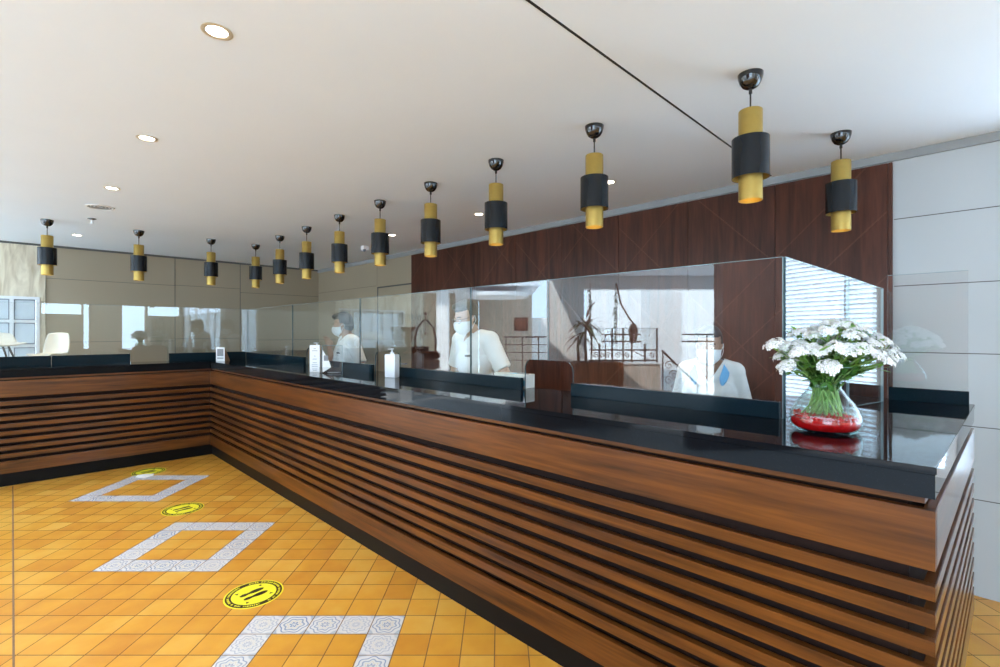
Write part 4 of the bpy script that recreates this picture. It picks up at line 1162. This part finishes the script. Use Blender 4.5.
# hanging plants
for (r, z0, z1, lab) in ((1.69, 2.28, 1.45, 'long green trailing vine hanging above the palm'), (2.17, 2.28, 1.25, 'thin green trailing vine hanging right of the palm')):
    hv = thing('hanging_vine', lab, 'vine', RD(r, 9.15, z1)); rn = random.Random(int(r*100))
    m = MB(); m.tube([RD(r, 9.15, z0+.1), RD(r+.01, 9.15, (z0+z1)/2), RD(r, 9.15, z1)], .005, 6); wpart(m, 'stem', 'trunk_brown', hv)
    m = MB()
    for q in range(90):
        a = rn.random()*6.28; leaf(m, RD(r, 9.15, rn.uniform(z1, z0)), (math.cos(a), math.sin(a), -.4), rn.uniform(.04, .09), .016)
    wpart(m, 'leaves', 'palm_green', hv)
hb = thing('hanging_basket', 'brown wicker basket hanging on a slanting rope in the lobby', 'basket', RD(2.5, 9.15, 1.25))
m = MB(); m.tube([RD(2.18, 9.15, 2.38), RD(2.27, 9.15, 1.98), RD(2.42, 9.15, 1.72), RD(2.5, 9.15, 1.62)], .016, 8); wpart(m, 'rope', 'trunk_brown', hb)
m = MB(); m.lathe([(0, 0), (.05, 0), (.075, .12), (.09, .24), (.05, .36), (0, .38)], RD(2.5, 9.15, 1.25), 18); wpart(m, 'basket_body', 'clay_brown', hb, True)

# arched wooden stand and urn on the out-of-view end of the left wing
ar = thing('arched_stand', 'dark arched wooden stand with hanging drop on the end of the left wing', 'stand', (-.55, 6.68, TOP), -PI/4)
pts = [(0, -.17, .02), (0, -.175, .25), (0, -.13, .42), (0, -.05, .53), (0, 0, .56), (0, .05, .53), (0, .13, .42), (0, .175, .25), (0, .17, .02)]
m = MB(); m.tube(pts, .016, 10); m.build('arch', 'arch_wood', ar, True)
m = MB(); m.box((-.07, -.21, 0), (.07, .21, .03), 0, .004); m.build('base', 'arch_wood', ar)
m = MB(); m.cyl((0, 0, .55), (0, 0, .64), .012); m.ball((0, 0, .66), .03); m.build('finial', 'arch_wood', ar, True)
m = MB(); m.cyl((0, 0, .56), (0, 0, .34), .003, seg=6); m.ball((0, 0, .33), (.02, .02, .03)); m.build('drop', 'arch_wood', ar, True)
ur = thing('clay_urn', 'brown flared clay urn on the left wing beside the arched stand', 'urn', (-.22, 6.69, TOP))
m = MB(); m.lathe([(0, 0), (.07, 0), (.07, .02), (.03, .05), (.028, .12), (.06, .20), (.075, .26), (.055, .32), (.06, .35), (.12, .40), (.13, .43), (.115, .43), (.05, .36), (0, .36)], seg=28); m.build('urn_body', 'clay_brown', ur, True)
m = MB(); m.tube([(.128*math.cos(a*PI/12), .128*math.sin(a*PI/12), .43) for a in range(24)], .006, 6, closed=True); m.build('rim', 'clay_brown', ur, True)

# ------------------------------------------------------------------ light
w = bpy.data.worlds.new('World'); SC.world = w; w.use_nodes = True
nt = w.node_tree
for n in list(nt.nodes): nt.nodes.remove(n)
out = nt.nodes.new('ShaderNodeOutputWorld'); bg = nt.nodes.new('ShaderNodeBackground')
bg.inputs['Color'].default_value = (.56, .78, 1.0, 1); bg.inputs['Strength'].default_value = 6.0
nt.links.new(bg.outputs[0], out.inputs['Surface'])
su = bpy.data.lights.new('sun', 'SUN'); su.energy = 11; su.angle = .02; su.color = (1, .98, .95)
so = bpy.data.objects.new('sun', su); COL.objects.link(so); so.rotation_euler = Vector((.75, -.15, .95)).to_track_quat('Z', 'Y').to_euler()
SC.view_settings.exposure = 0.45
SC.cycles.max_bounces = 10; SC.cycles.diffuse_bounces = 5; SC.cycles.glossy_bounces = 4; SC.cycles.transparent_max_bounces = 24; SC.cycles.transmission_bounces = 6
SC.cycles.caustics_reflective = False; SC.cycles.caustics_refractive = False
SC.cycles.sample_clamp_indirect = 8
SC.cycles.use_denoising = True
